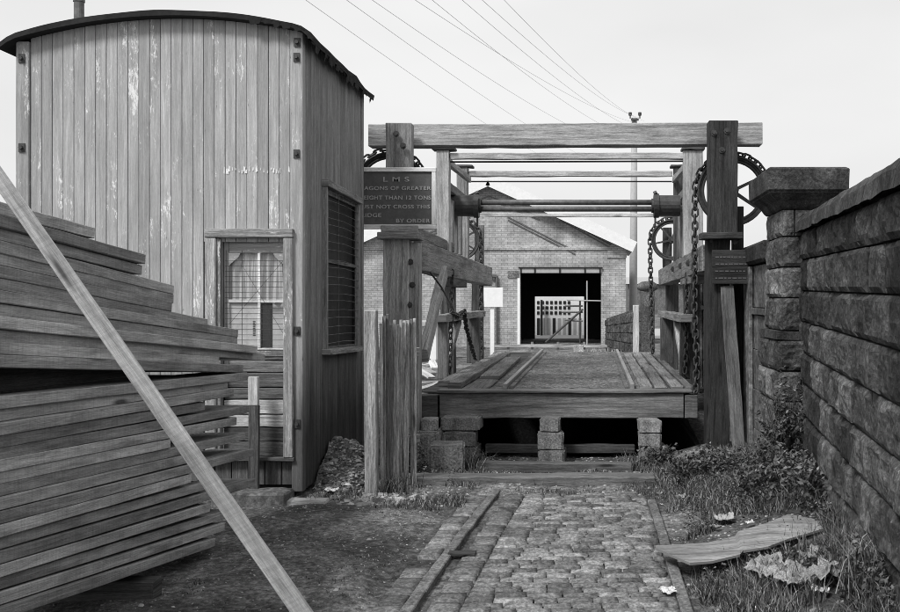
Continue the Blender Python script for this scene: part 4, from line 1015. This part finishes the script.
for (p, q) in (((508, 217), (575, 251)), ((560, 217), (611, 245)), ((489, 196), (540, 217)), ((489, 196), (440, 217)), ((470, 214), (404, 245))):
    for d_ in (0, 3): m.beam((bx(p[0]), YB2 - .02, bz(p[1] + d_)), (bx(q[0]), YB2 - .02, bz(q[1] + d_)), .03, .045, 1, 0, 1)
m.build('roof_scar_moulding', M['shaft'], B_)
m = MB(); m.tube([(bx(497), YB2 - .1, bz(276)), (bx(497), YB2 - .1, -.3)], .05, 8); m.beam((bx(480), YB2 - .1, bz(276)), (bx(497), YB2 - .1, bz(276)), .1, .1)
for k in range(4): m.box(bx(481 + 4 * k), bx(483 + 4 * k), YB2 - .12, YB2 - .03, bz(280), bz(277.5), 'z', 1, 0, 1)
m.build('drainpipe', M['shaft'], B_)
# scaffold poles in door
SC = thing('scaffold', (bx(575), YB2 - .3, -.2), 'pale scaffold poles standing across the right of the shed doorway', 'scaffold')
def pole(x0, z0, x1, z1, y, r, mat='white'): q = MB(); q.tube([(x0, y, z0), (x1, y, z1)], r, 8); q.build('pole', M[mat], SC)
pole(bx(587), -.2, bx(587), bz(281), YB2 - .3, .028, 'greyp'); pole(bx(567), bz(300), bx(601), bz(301), YB2 - .36, .025, 'greyp')
pole(bx(546), bz(342), bx(583), bz(309), YB2 - .25, .04, 'iron'); pole(bx(580), -.2, bx(580), bz(300), YB2 - .2, .035, 'iron'); pole(bx(565), bz(306), bx(583), bz(306), YB2 - .2, .035, 'rust'); pole(bx(562), bz(312), bx(583), bz(312), YB2 - .2, .035, 'rust'); pole(bx(565), bz(320), bx(583), bz(321), YB2 - .2, .035, 'rust')
# building seen through
YO = 48.0; O_ = thing('office_block', (bx(560, YO), YO, -.2), 'pale multi-windowed block seen through the shed doorway', 'building')
m = MB(); m.box(bx(520, YO), bx(600, YO), YO, YO + 8, -.3, bz(285, YO), 'x', 1, 0, 1); m.build('wall', M['white'], O_)
for r_ in range(3):
    for c in range(8):
        x0 = bx(537 + c * 4.4, YO); fpart('window', 'black', x0, x0 + .12, bz(304 + r_ * 5.2, YO), bz(301 + r_ * 5.2, YO), YO - .03, YO + .01, 'x', O_)
for c in range(9):
    x0 = bx(537 + c * 5.2, YO); fpart('window', 'greyp' if c % 3 else 'black', x0, x0 + .14, bz(336, YO), bz(318, YO), YO - .03, YO + .01, 'x', O_)
fpart('pillar', 'black', bx(541, YO), bx(543, YO), -.2, bz(300, YO), YO - .4, YO - .2, 'z', O_)
# white notice on post
yq = 25.0; WN = thing('white_notice', (bx(492.5, yq), yq, .1), 'blank white notice board on a white post in front of the shed', 'sign')
m = MB(); m.box(bx(482, yq), bx(503, yq), yq - .02, yq + .02, bz(307, yq), bz(287.5, yq), 'x', 1, 0, 1); m.build('board', M['white'], WN)
m = MB(); m.box(bx(490, yq), bx(494, yq), yq + .021, yq + .1, .1, bz(295, yq), 'z', 1, 0, 1); m.build('post', M['white'], WN)
# low rail barrier in front of the shed
yq = 33.0; FB = thing('low_barrier', (bx(540, yq), yq, -.1), 'low pale horizontal rail barrier in front of the shed doorway', 'barrier')
m = MB(); m.beam((bx(478, yq), yq, bz(346, yq)), (bx(612, yq), yq, bz(346, yq)), .06, .09, 8, .01, 1); m.build('rail', M['beam_pale'], FB)
for px_ in (484, 508, 532, 558, 584, 608): m = MB(); m.box(bx(px_, yq) - .04, bx(px_, yq) + .04, yq - .03 + .065, yq + .1, -.15, bz(342, yq), 'z', 1, 0, 1); m.build('post', M['beam'], FB)
# left-hand low white hut / debris beyond the deck
yq = 23.0; m = MB(); m.box(bx(406, yq), bx(436, yq), yq, yq + 2, .2, bz(326, yq), 'x', 2, .004, 1); HB = thing('low_hut', (bx(421, yq), yq, .2), 'low white-walled outbuilding seen between the fence and the gantry', 'outbuilding')
m.build('wall', M['white'], HB)
m = MB(); m.box(bx(403, yq), bx(438, yq), yq - .15, yq + 2.1, bz(326, yq) + .003, bz(322, yq), 'x', 2, .004, 1); m.build('roof', M['greyp'], HB)
# broken planks heap
for k in range(22):
    Y = R.uniform(13, 18); px_ = R.uniform(405, 436); x = PX(px_, Y); a_ = R.uniform(0, 3.14); l = R.uniform(.3, .9); z = gz(x, Y) + R.uniform(.03, .28)
    m = MB(); m.beam((x - math.cos(a_) * l / 2, Y - math.sin(a_) * l / 2, z), (x + math.cos(a_) * l / 2, Y + math.sin(a_) * l / 2, z + R.uniform(-.06, .12)), .12, .025, 3, .004, R.uniform(.6, 1.4))
    tag(m.build('broken_board', M['lightboard' if k % 2 else 'beam'], bevel=.003), 'broken board in the loose heap left of the bridge deck', 'board', 'broken boards heaped left of the deck')
# distant buildings
Y = 120.0; DB = thing('distant_building', (bx(680, Y), Y, -.3), 'low grey building far behind the walls on the right', 'building')
m = MB(); m.box(bx(628, Y), bx(760, Y), Y, Y + 14, -.3, bz(284, Y), 'x', 1, 0, 1); m.build('wall', M['ashlar'], DB)
m = MB(); v0 = [(bx(626, Y), Y - .5, bz(284, Y)), (bx(762, Y), Y - .5, bz(284, Y)), (bx(762, Y), Y + 7, bz(276, Y)), (bx(626, Y), Y + 7, bz(276, Y))]; m.poly(v0); m.poly([v0[3], v0[2], (bx(762, Y), Y + 15, bz(284, Y)), (bx(626, Y), Y + 15, bz(284, Y))]); m.build('roof', M['greyp'], DB)

# telegraph pole + wires
Yt = 45.0; xt = PX(633, Yt); zt = PZ(118, Yt)
T = thing('telegraph_pole', (xt, Yt, -.3), 'tall slim telegraph pole with a small crossarm beyond the bridge', 'pole')
m = MB(); m.tube([(xt, Yt, -.3), (xt + .03, Yt, zt * .5), (xt + .06, Yt, zt)], [.19, .165, .12], 12); m.build('shaft', M['greyp'], T, smooth=True)
m = MB(); m.beam((xt - .3, Yt - .15, zt - .75), (xt + .5, Yt - .15, zt - .75), .1, .1); m.beam((xt - .1, Yt - .15, zt - .1), (xt + .25, Yt - .15, zt - .1), .1, .1); ca = m.build('crossarm', M['beam_dark'], T)
for dx_ in (-.13, .3): m = MB(); m.tube([(xt + dx_, Yt - .15, zt - .05), (xt + dx_, Yt - .15, zt + .08)], .03, 6); m.tube([(xt + dx_, Yt - .15, zt + .08), (xt + dx_, Yt - .15, zt + .22)], .075, 8); m.build('insulator', M['iron'], ca)
ends = [((640, 124), (415, 0)), ((628, 136), (432, 0)), ((641, 131), (462, 0)), ((640, 118), (482, 0)), ((618, 146), (372, 0)), ((644, 121), (504, 0)), ((594, 160), (352, 4)), ((560, 163), (314, 6))]
wl = ['leftmost', 'second', 'third', 'fourth', 'fifth', 'sixth', 'seventh', 'rightmost']
srt = sorted(range(8), key=lambda i: ends[i][1][0] + (0 if i != 4 else 0))
for rank, i in enumerate(srt):
    (fx, fy), (nx_, ny_) = ends[i]; Yf_, Yn = (Yt - .2 if i < 6 else 60), 14.0
    A_ = Vector((PX(fx, Yf_), Yf_, PZ(fy, Yf_))); Bn = Vector((PX(nx_, Yn), Yn, PZ(ny_, Yn))); dirv = (Bn - A_); Bn2 = A_ + dirv * 1.6
    pts = []
    for k in range(25):
        t = k / 24; p = A_.lerp(Bn2, t); p.z -= .7 * 4 * t * (1 - t) - .7 * 4 * .625 * .375 * t / .625; pts.append(p)
    m = MB(); m.tube(pts, .0036, 5); tag(m.build('overhead_wire', M['wire']), f'thin overhead wire, {wl[rank]} of the fan at the top of the sky', 'wire', 'overhead wires')

# ------------------------------------------------------------------ rubble, stones, litter
m = MB(); nn = 46; hx, hy = PX(340, 8.75), 8.85
for j in range(nn + 1):
    for i in range(nn + 1):
        x = hx - .45 + .9 * i / nn; y = hy - .62 + 1.3 * j / nn; r_ = math.hypot((x - hx) / .36, (y - hy) / .6)
        z = max(0, 1 - r_) ** 1.0 * .42 * (1 + .5 * nz(x, y, 0, 5)) + nz(x, y, 3, 14) * .05 * (1 if r_ < 1 else 0) + nz(x, y, 3, 40) * .012
        x2 = max(x, XR + .02); m.v.append(Vector((x2, y, z + gz(x, y) - (.03 if r_ >= 1 else 0))))
m._t(len(m.v), 1)
for j in range(nn):
    for i in range(nn): a = j * (nn + 1) + i; m.f.append((a, a + 1, a + nn + 2, a + nn + 1)); m.uv += [(0, 0)] * 4
tag(m.build('rubble_heap', M['rubble'], origin=(hx, hy, 0)), 'heap of sandy rubble piled between the hut wall and the paling fence', 'rubble heap')
stones = []
def stone_at(x, y, s, t): 
    rot = R.uniform(0, 3); o = rock_box('loose_stone', x - s, x + s * R.uniform(.5, 1), y - s * .7, y + s * .7, gz(x, y) - s * .15, gz(x, y) + s * R.uniform(.5, 1.1), M['block'], amp=s * .35, rot=rot, tint=t); return o
for k in range(95):
    if k < 78: px_ = R.uniform(318, 428) if k < 55 else R.uniform(362, 400); y = R.uniform(7.95, 8.9) if k < 55 else R.uniform(8.0, 8.3); x = PX(px_, y)
    else: y = R.uniform(8.9, 9.7); x = R.uniform(-1.5, .9)
    if x < XR + .05: x = XR + .1
    tag(stone_at(x, y, R.uniform(.012, .045), R.uniform(.5, 2.2)), 'loose pale stone strewn on the ground before the fence and canal edge', 'stone', 'loose stones on the ground')
# warped board on right verge
nxx, nyy = 30, 8; m = MB(); Yc = PX
c0 = (PX(655, 6.55), 6.6); outline = [(655, 549), (690, 562), (720, 561), (760, 557), (800, 548), (826, 541), (818, 533), (790, 532), (770, 537), (735, 541), (700, 543)]
def w_of(px, py):
    # ground intersection at z~.09
    Y = (H - .09) * 1000 / (py - CY); return PX(px, Y), Y
top_ = [(655, 547), (680, 545), (707, 543), (735, 540), (738, 541), (768, 536), (788, 531), (812, 532), (827, 539)]
bot_ = [(656, 549), (690, 563), (712, 561), (740, 558), (743, 555), (768, 554), (788, 549), (812, 545), (828, 542)]
nb_ = 6
for layer in (0, 1):
    for i, (tp, bt) in enumerate(zip(top_, bot_)):
        a_ = Vector(w_of(*tp)).to_3d(); b_ = Vector(w_of(*bt)).to_3d()
        for j in range(nb_ + 1):
            p = a_.lerp(b_, j / nb_); p.z = .095 + .012 * nz(p.x, p.y, 0, 7) + (.035 if i in (4, 5, 6) else 0) * (1 - j / nb_) - layer * .014 + max(0, (p.x - .7) * .12); m.v.append(p)
m._t(len(m.v), 1); W_ = nb_ + 1; K = W_ * len(top_)
for i in range(len(top_) - 1):
    for j in range(nb_):
        a = i * W_ + j; m.f.append((a, a + 1, a + W_ + 1, a + W_)); m.uv += [(m.v[q].x, m.v[q].y) for q in (a, a + 1, a + W_ + 1, a + W_)]
        q = K + a; m.f.append((q, q + W_, q + W_ + 1, q + 1)); m.uv += [(0, 0)] * 4
    for j in (0, nb_):
        a = i * W_ + j; m.f.append((a, a + W_, K + a + W_, K + a)); m.uv += [(0, 0)] * 4
wb = m.build('warped_board', M['beam'], smooth=False); fix_normals(wb); tag(wb, 'warped pale sheet of board lying on the weeds at the right verge', 'board')
def crumple(px, py, s, label, flat=.45, mat=None):
    mat = mat or ('oldpaper' if s > .06 else R.choice(['paper', 'greyp', 'oldpaper']))
    Y = (H - .06) * 1000 / (py - CY); x = PX(px, Y); bm = bmesh.new(); bmesh.ops.create_grid(bm, x_segments=16, y_segments=16, size=1)
    sd = R.uniform(0, 90)
    for v in bm.verts:
        q = v.co.copy(); an_ = math.atan2(q.y, q.x); rr = 1.2 + .5 * noise.noise(Vector((math.cos(an_) * 1.5 + sd, math.sin(an_) * 1.5, 0)))
        hgt = abs(noise.noise(Vector((q.x * 1.5 + sd, q.y * 1.5, 0)))) * 1.6 + abs(noise.noise(Vector((q.x * 4 + sd, q.y * 4, 3)))) * .9
        v.co = Vector((q.x * s * rr * 1.25, q.y * s * rr * 1.1, hgt * s * flat * 1.2)) + noise.noise_vector(q * 3 + Vector((sd, 0, 0))) * s * .3
    for v in []:
        d_ = v.co.copy(); k = 1 + .9 * noise.noise(d_ * 1.6 + Vector((sd, 0, 0))) + .8 * noise.noise(d_ * 4.5 + Vector((sd, 1, 0))); v.co = Vector((d_.x * s * k, d_.y * s * k * .8, d_.z * s * k * flat))
    me = bpy.data.meshes.new('paper_litter'); bm.to_mesh(me); bm.free(); me.materials.append(M[mat]); at = me.attributes.new('tint', 'FLOAT_COLOR', 'POINT'); at.data.foreach_set('color', [1.0] * (4 * len(me.vertices))); zz = min(v.co.z for v in me.vertices)
    for v in me.vertices: v.co.z -= zz
    o = bpy.data.objects.new('paper_litter', me); o.location = (x, Y, gz(x, Y) + .035); o.rotation_euler.z = R.uniform(0, 6); COL.objects.link(o); tag(o, label, 'litter', 'scraps of litter on the verge')
for a in ((668, 583, .03, 'bright white scrap beside the running strip below the warped board'), (683, 495, .035, 'pale crumpled scrap in the weeds near the top of the verge'), (722, 521, .05, 'white crumpled litter in the weeds above the warped board'), (715, 527, .02, 'small white fleck left of the crumpled litter above the board'), (750, 531, .02, 'small white fleck just above the warped board centre'), (772, 580, .10, 'large crumpled paper left of the bottom right litter'), (795, 592, .085, 'crumpled paper in the middle of the bottom right litter'), (826, 578, .08, 'crumpled paper nearest the wall among the bottom right litter'), (846, 600, .11, 'dirty folded sheet at the bottom right corner of the verge'), (820, 606, .03, 'small pale scrap at the bottom edge among the litter'), (332, 487, .035, 'white scrap at the foot of the rubble heap by the hut'), (402, 470, .03, 'white flake at the foot of the paling fence')): crumple(*a)
m = MB(); Y = 6.6; m.box(-.62 - .3, -.45 - .3, 6.25, 6.33, .0, .018, 'x', 4, .003, .6); tag(m.build('wood_scrap', M['darkboard'], bevel=.002), 'dark scrap of wood on the setts beside the left running strip', 'scrap')

# ------------------------------------------------------------------ vegetation
rng = np.random.default_rng(5)
def mesh_np(name, V, Fc, T, mat):
    me = bpy.data.meshes.new(name); n = len(V); k = Fc.shape[1]
    me.vertices.add(n); me.vertices.foreach_set('co', V.astype(np.float32).ravel())
    me.loops.add(Fc.size); me.loops.foreach_set('vertex_index', Fc.astype(np.int32).ravel())
    me.polygons.add(len(Fc)); me.polygons.foreach_set('loop_start', np.arange(0, Fc.size, k, dtype=np.int32))
    me.update(calc_edges=True); me.validate()
    at = me.attributes.new('tint', 'FLOAT_COLOR', 'POINT'); c = np.ones((n, 4), np.float32); c[:, :3] = T[:, None]; at.data.foreach_set('color', c.ravel())
    me.materials.append(mat); return me
def blades(P, hgt, wid, bend=.5, T=None):
    n = len(P); an = rng.uniform(0, 2 * np.pi, n); ba = rng.uniform(0, 2 * np.pi, n); bd = rng.uniform(.1, bend, n) * hgt
    d = np.stack([np.cos(an), np.sin(an), np.zeros(n)], 1) * (wid / 2)[:, None]; lean = np.stack([np.cos(ba), np.sin(ba), np.zeros(n)], 1)
    mid = P + lean * (bd * .35)[:, None] + np.array([0, 0, 1]) * (hgt * .55)[:, None]; tip = P + lean * bd[:, None] + np.array([0, 0, 1]) * (hgt * (1 - .3 * bd / hgt))[:, None]
    V = np.stack([P - d, P + d, mid + d * .75, mid - d * .75, tip], 1).reshape(-1, 3)
    i = np.arange(n) * 5; Q = np.stack([i, i + 1, i + 2, i + 3], 1); Tr = np.stack([i + 3, i + 2, i + 4, i + 4], 1)
    F3 = np.concatenate([np.stack([i, i + 1, i + 2], 1), np.stack([i, i + 2, i + 3], 1), np.stack([i + 3, i + 2, i + 4], 1)])
    return V, F3, np.repeat(T if T is not None else rng.uniform(.3, 1, n) ** 3 * 3.4, 5)
def leaves(P, size, T=None, flat=.5):
    n = len(P); nn_ = rng.normal(size=(n, 3)); nn_[:, 2] = np.abs(nn_[:, 2]) + flat; nn_ /= np.linalg.norm(nn_, axis=1)[:, None]
    a = rng.normal(size=(n, 3)); a -= nn_ * (a * nn_).sum(1)[:, None]; a /= np.linalg.norm(a, axis=1)[:, None]; b = np.cross(nn_, a)
    s = size[:, None]; V = np.stack([P - a * s, P + b * s * .5 + nn_ * s * .15, P + a * s, P - b * s * .5 + nn_ * s * .15], 1).reshape(-1, 3)
    i = np.arange(n) * 4; F3 = np.concatenate([np.stack([i, i + 1, i + 2], 1), np.stack([i, i + 2, i + 3], 1)])
    return V, F3, np.repeat(T if T is not None else rng.uniform(.3, 1.0, n) ** 3 * 3.4, 4)
def merge(parts):
    V, Fc, T, o = [], [], [], 0
    for v, f, t in parts: V.append(v); Fc.append(f + o); T.append(t); o += len(v)
    return np.concatenate(V), np.concatenate(Fc), np.concatenate(T)
gzv = np.vectorize(gz)
def link(name, me): o = bpy.data.objects.new(name, me); COL.objects.link(o); return o
# clumpy verge grass
def clump_pts(n, x0f, x1f, y0, y1, thr, sc_=1.7, near=0.0):
    y = rng.uniform(y0, y1, n); x0 = x0f(y); x1 = x1f(y); x = x0 + (x1 - x0) * rng.uniform(0, 1, n)
    k = np.array([nz(a, b, 9, sc_) + .5 * nz(a, b, 2, sc_ * 3.5) for a, b in zip(x, y)]); m_ = k > thr; x, y = x[m_], y[m_]
    cx_ = (x > .3) & (x < 1.42); fr_ = (x - .39) / 1.06; in_ = cx_ & (y > 6.02 - .0 * x) & (y < 6.68 + .25 * np.clip(fr_, 0, 1)) & (rng.uniform(0, 1, len(x)) > .06); nb = (x > .3) & (x < 1.35) & (y > 5.6) & (y <= 6.05) & (rng.uniform(0, 1, len(x)) > .45); x, y = x[~(in_ | nb)], y[~(in_ | nb)]
    return np.stack([x, y, gzv(x, y) - .005], 1)
wx = lambda y: 1.76 - .095 * (8.5 - y)
P1 = clump_pts(70000, lambda y: 0.56 + 0 * y, lambda y: wx(y) - .02, 3.6, 10.2, -.12)
dwall = (wx(P1[:, 1]) - P1[:, 0]); hh = (.015 + .11 * rng.uniform(0, 1, len(P1)) ** 2.2) * (1 + 1.3 * np.exp(-dwall / .3))
P1b = clump_pts(7000, lambda y: -.9 + 0 * y, lambda y: .9 + 0 * y, 8.3, 10.3, -.05)
P1c = clump_pts(9000, lambda y: -2.3 + 0 * y, lambda y: -1.0 + 0 * y, 7.7, 9.8, .05)
P1d = clump_pts(5000, lambda y: -2.3 + 0 * y, lambda y: -1.2 + 0 * y, 4, 8, .28)
P1e = clump_pts(7000, lambda y: .25 + .0 * y, lambda y: .62 + 0 * y, 3.6, 8.6, .0)
GP = np.concatenate([P1, P1b, P1c, P1d, P1e]); HH = np.concatenate([hh, rng.uniform(.02, .07, len(P1b)), rng.uniform(.02, .09, len(P1c)), rng.uniform(.01, .03, len(P1d)), rng.uniform(.01, .04, len(P1e))])
gme = mesh_np('grass', *merge([blades(GP, HH, rng.uniform(.003, .007, len(GP)), 1.1)]), M['grass']); go = link('grass', gme); go['kind'] = 'stuff'; go['label'] = 'rough grass and weeds over the verge and canal edge'; go['category'] = 'grass'
# low broadleaf ground weeds
P2 = clump_pts(26000, lambda y: .62 + 0 * y, lambda y: wx(y) - .02, 3.8, 10.0, -.02, 2.2); P2[:, 2] += rng.uniform(.005, .09, len(P2))
P2b = clump_pts(4000, lambda y: -2.2 + 0 * y, lambda y: -1.2 + 0 * y, 8.2, 9.9, .05, 2.2); P2b[:, 2] += rng.uniform(.0, .12, len(P2b))
P2 = np.concatenate([P2, P2b])
wme = mesh_np('weeds', *merge([leaves(P2, rng.uniform(.006, .017, len(P2)))]), M['leaf']); wo = link('ground_weeds', wme); wo['kind'] = 'stuff'; wo['label'] = 'low broad-leaved weeds covering the right verge'; wo['category'] = 'weeds'
# straw / dry litter
P3 = clump_pts(7000, lambda y: .6 + 0 * y, lambda y: wx(y) - .05, 4, 10, .1); P3b = clump_pts(6000, lambda y: -1.2 + 0 * y, lambda y: 1.0 + 0 * y, 8.9, 10.2, .0); P3 = np.concatenate([P3, P3b]); P3[:, 2] += .01
sme = mesh_np('dry_grass', *blades(P3, rng.uniform(.01, .04, len(P3)), rng.uniform(.003, .006, len(P3)), 3.0), M['dry']); so = link('dry_grass', sme); so['kind'] = 'stuff'; so['label'] = 'dry straw scattered over the canal edge and verge'; so['category'] = 'dry grass'
# gravel
def heapz(x, y):
    r_ = math.hypot((x - hx) / .36, (y - hy) / .6); return gz(x, y) + max(0, 1 - r_) * .42 * (1 + .5 * nz(x, y, 0, 5)) + (nz(x, y, 3, 14) * .05 if r_ < 1 else 0)
gzv = np.vectorize(heapz)
def gravel(n, x0, x1, y0, y1, smin, smax):
    x = rng.uniform(x0, x1, n); y = rng.uniform(y0, y1, n); s = rng.uniform(smin, smax, n) ** 1.0; z = gzv(x, y)
    base = np.array([[-1, -.7, -.3], [1, -.8, -.3], [.8, .9, -.3], [-.9, .8, -.3], [-.5, -.4, .6], [.6, -.3, .7], [.4, .5, .5], [-.4, .4, .7]])
    V = base[None] * s[:, None, None] * rng.uniform(.6, 1.3, (n, 8, 3)); an = rng.uniform(0, 6.28, n); c, s_ = np.cos(an)[:, None], np.sin(an)[:, None]
    X = V[..., 0] * c - V[..., 1] * s_; Y = V[..., 0] * s_ + V[..., 1] * c; V = np.stack([X + x[:, None], Y + y[:, None], V[..., 2] * .7 + z[:, None]], 2).reshape(-1, 3)
    q = np.array([[4, 5, 6], [4, 6, 7], [0, 1, 5], [0, 5, 4], [1, 2, 6], [1, 6, 5], [2, 3, 7], [2, 7, 6], [3, 0, 4], [3, 4, 7]]); Fc = (q[None] + (np.arange(n) * 8)[:, None, None]).reshape(-1, 3)
    return V, Fc, np.repeat(rng.uniform(.3, 1.0, n) ** 2 * 2.3, 8)
gv = link('gravel', mesh_np('gravel', *merge([gravel(3000, -3.0, -1.15, 3.6, 8.3, .002, .009), gravel(90, -3.0, -1.2, 4, 8.3, .008, .02), gravel(2500, -2.3, 1.1, 8.3, 10.9, .004, .018), gravel(1600, .5, 1.6, 4, 9, .004, .014), gravel(1500, -1.2, .5, 3.5, 8.4, .002, .006), gravel(2600, XR + .03, -1.75, 8.0, 9.5, .006, .02), gravel(520, XR + .03, -1.5, 7.8, 9.5, .012, .04)]), M['gravel'])); gv['kind'] = 'stuff'; gv['label'] = 'small grit and gravel over the dirt yard'; gv['category'] = 'gravel'
# bushes
def bush(cx, cy, zb, rx, ry, rz, n, label, ls=(.012, .026), name='bramble_bush', drop=.25, mat='leaf', lo=.3):
    T_ = thing(name, (cx, cy, zb), label, 'bush' if name != 'grass_tuft' else 'grass tuft')
    P = []
    sd = R.uniform(0, 99)
    d = rng.normal(size=(n * 2, 3)); d /= np.linalg.norm(d, axis=1)[:, None]; d[:, 2] = np.abs(d[:, 2]); rad = rng.uniform(.35, 1, n * 2) ** .5
    k = np.array([1 + .55 * noise.noise(Vector(v) * 1.8 + Vector((sd, 0, 0))) + .3 * noise.noise(Vector(v) * 5 + Vector((sd, 0, 0))) for v in d]); rad *= k
    Pn = d * rad[:, None] * np.array([rx, ry, rz]); g_ = np.array([noise.noise(Vector(v) * 9 + Vector((0, sd, 0))) for v in Pn]); keep = g_ > -drop; Pn = Pn[keep][:n]; g_ = g_[keep][:n]
    W = Pn + np.array([cx, cy, zb]); W[:, 0] = np.minimum(W[:, 0], wx(W[:, 1]) - .035)
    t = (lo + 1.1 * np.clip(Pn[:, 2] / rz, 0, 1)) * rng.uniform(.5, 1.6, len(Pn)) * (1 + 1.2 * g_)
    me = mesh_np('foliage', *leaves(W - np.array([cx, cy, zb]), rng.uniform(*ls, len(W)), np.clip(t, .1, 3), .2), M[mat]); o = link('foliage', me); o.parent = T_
    m = MB()
    for _ in range(16):
        a_ = R.uniform(0, 6.28); e_ = Vector((math.cos(a_) * rx * .7, math.sin(a_) * ry * .7, rz * R.uniform(.5, 1.05))); 
        if cx + e_.x > wx(cy + e_.y) - .05: e_.x = wx(cy + e_.y) - .05 - cx
        c_ = Vector((cx, cy, zb)); m.tube([c_ + Vector((e_.x * .1, e_.y * .1, -.03)), c_ + e_ * .5 + Vector((0, 0, .04)), c_ + e_], [.006, .004, .002], 4)
    m.build('stem', M['beam_dark'], T_)
    return T_
bush(1.4, 7.5, .1, .33, .6, .33, 4200, 'broad dark bramble bush at the foot of the stone wall near the pier')
bush(1.02, 8.7, .05, .34, .42, .24, 2600, 'low weeds in front of the right gantry post')
bush(1.55, 8.25, .15, .2, .22, .82, 2100, 'narrow ivy growth climbing the corner between wall and pier', drop=.1)
bush(1.5, 7.0, .16, .14, .3, .3, 1200, 'low nettle clump hard against the wall beyond the warped board')
bush(1.34, 5.0, .12, .13, .5, .26, 1300, 'dark nettles along the nearest foot of the wall')
bush(-1.74, 9.3, .0, .2, .3, .42, 1100, 'straggling weeds between the paling fence and the stone blocks', ls=(.008, .018))
bush(.66, 10.2, -.08, .2, .2, .22, 500, 'leafy weed sprouting beside the right packing stack', ls=(.012, .03))
def tuft(cx, cy, r, h, n, label, mat='grass'):
    T_ = thing('grass_tuft', (cx, cy, gz(cx, cy)), label, 'grass tuft'); P = rng.normal(size=(n, 3)) * np.array([r * .4, r * .4, 0]); me = mesh_np('blade', *blades(P, rng.uniform(.4, 1, n) * h, rng.uniform(.004, .008, n), .95), M[mat]); o = link('blades', me); o.parent = T_
tuft(PX(470, 9.8), 9.75, .2, .3, 300, 'tall grass tuft in front of the left packing stack')
tuft(PX(632, 10.0), 9.95, .14, .3, 140, 'wispy grass tuft beside the right packing stack')
tuft(PX(655, 9.9), 9.75, .2, .14, 220, 'short grass tuft at the foot of the right packing stack')
tuft(PX(560, 10.1), 10.1, .16, .07, 180, 'low grass tuft at the foot of the middle packing stack')
tuft(PX(390, 8.1), 8.3, .2, .25, 200, 'ragged grass tuft at the foot of the paling fence')
tuft(PX(628, 31), 31, .6, .4, 160, 'grassy clump at the foot of the ramped far wall'); tuft(PX(600, 26), 26, .6, .3, 160, 'grassy clump beyond the far end of the deck', 'dry')
tuft(PX(880, 4.9), 4.9, .25, .42, 320, 'long coarse grass at the nearest end of the wall'); tuft(PX(850, 5.4), 5.4, .25, .28, 320, 'coarse grass clump by the litter near the wall')

# ------------------------------------------------------------------ world, sun, camera
wd = bpy.data.worlds.new('World'); sc.world = wd; wd.use_nodes = True; nt = wd.node_tree; nt.nodes.clear()
out = nt.nodes.new('ShaderNodeOutputWorld'); bg = nt.nodes.new('ShaderNodeBackground'); sky = nt.nodes.new('ShaderNodeTexSky'); sky.sky_type = 'NISHITA'; sky.sun_disc = False
sun_el, sun_az = math.radians(48), math.radians(215)      # azimuth clockwise from +Y
sky.sun_elevation = sun_el; sky.sun_rotation = sun_az; sky.air_density = 1.0; sky.dust_density = 4.0
bw = nt.nodes.new('ShaderNodeRGBToBW'); L(nt, sky.outputs[0], bw.inputs[0])
mul = nt.nodes.new('ShaderNodeMath'); mul.operation = 'MULTIPLY'; mul.inputs[1].default_value = .015; L(nt, bw.outputs[0], mul.inputs[0])
tc = nt.nodes.new('ShaderNodeTexCoord').outputs['Generated']; cl = noise_n(nt, mapped(nt, tc, (1, 1, 3)), 1.6, 4, .5); cr = ramp(nt, cl, [(.3, .71), (.7, .86)])
add = nt.nodes.new('ShaderNodeMath'); add.operation = 'ADD'; L(nt, mul.outputs[0], add.inputs[0]); L(nt, cr, add.inputs[1])
L(nt, add.outputs[0], bg.inputs[0]); bg.inputs[1].default_value = 1.0; L(nt, bg.outputs[0], out.inputs[0])
sl = bpy.data.lights.new('sun', 'SUN'); sl.energy = 3.3; sl.angle = math.radians(14); sl.color = (1, 1, 1); so_ = bpy.data.objects.new('sun', sl); COL.objects.link(so_)
dirv = Vector((math.sin(sun_az) * math.cos(sun_el), math.cos(sun_az) * math.cos(sun_el), math.sin(sun_el))); so_.rotation_euler = dirv.to_track_quat('Z', 'Y').to_euler(); so_.location = (0, 0, 20)
cam = bpy.data.cameras.new('camera'); cam.sensor_width = 36; cam.lens = 40; cam.shift_x = -(CX - 450) / 900; cam.shift_y = -(306 - CY) / 900; cam.clip_end = 3000; cam.clip_start = .05
co = bpy.data.objects.new('camera', cam); COL.objects.link(co); co.location = (0, 0, H); co.rotation_euler = (math.radians(90), 0, 0); sc.camera = co
sc.view_settings.view_transform = 'Standard'; sc.view_settings.look = 'None'; sc.view_settings.exposure = 0
sc.cycles.max_bounces = 6; sc.cycles.filter_width = 0.9
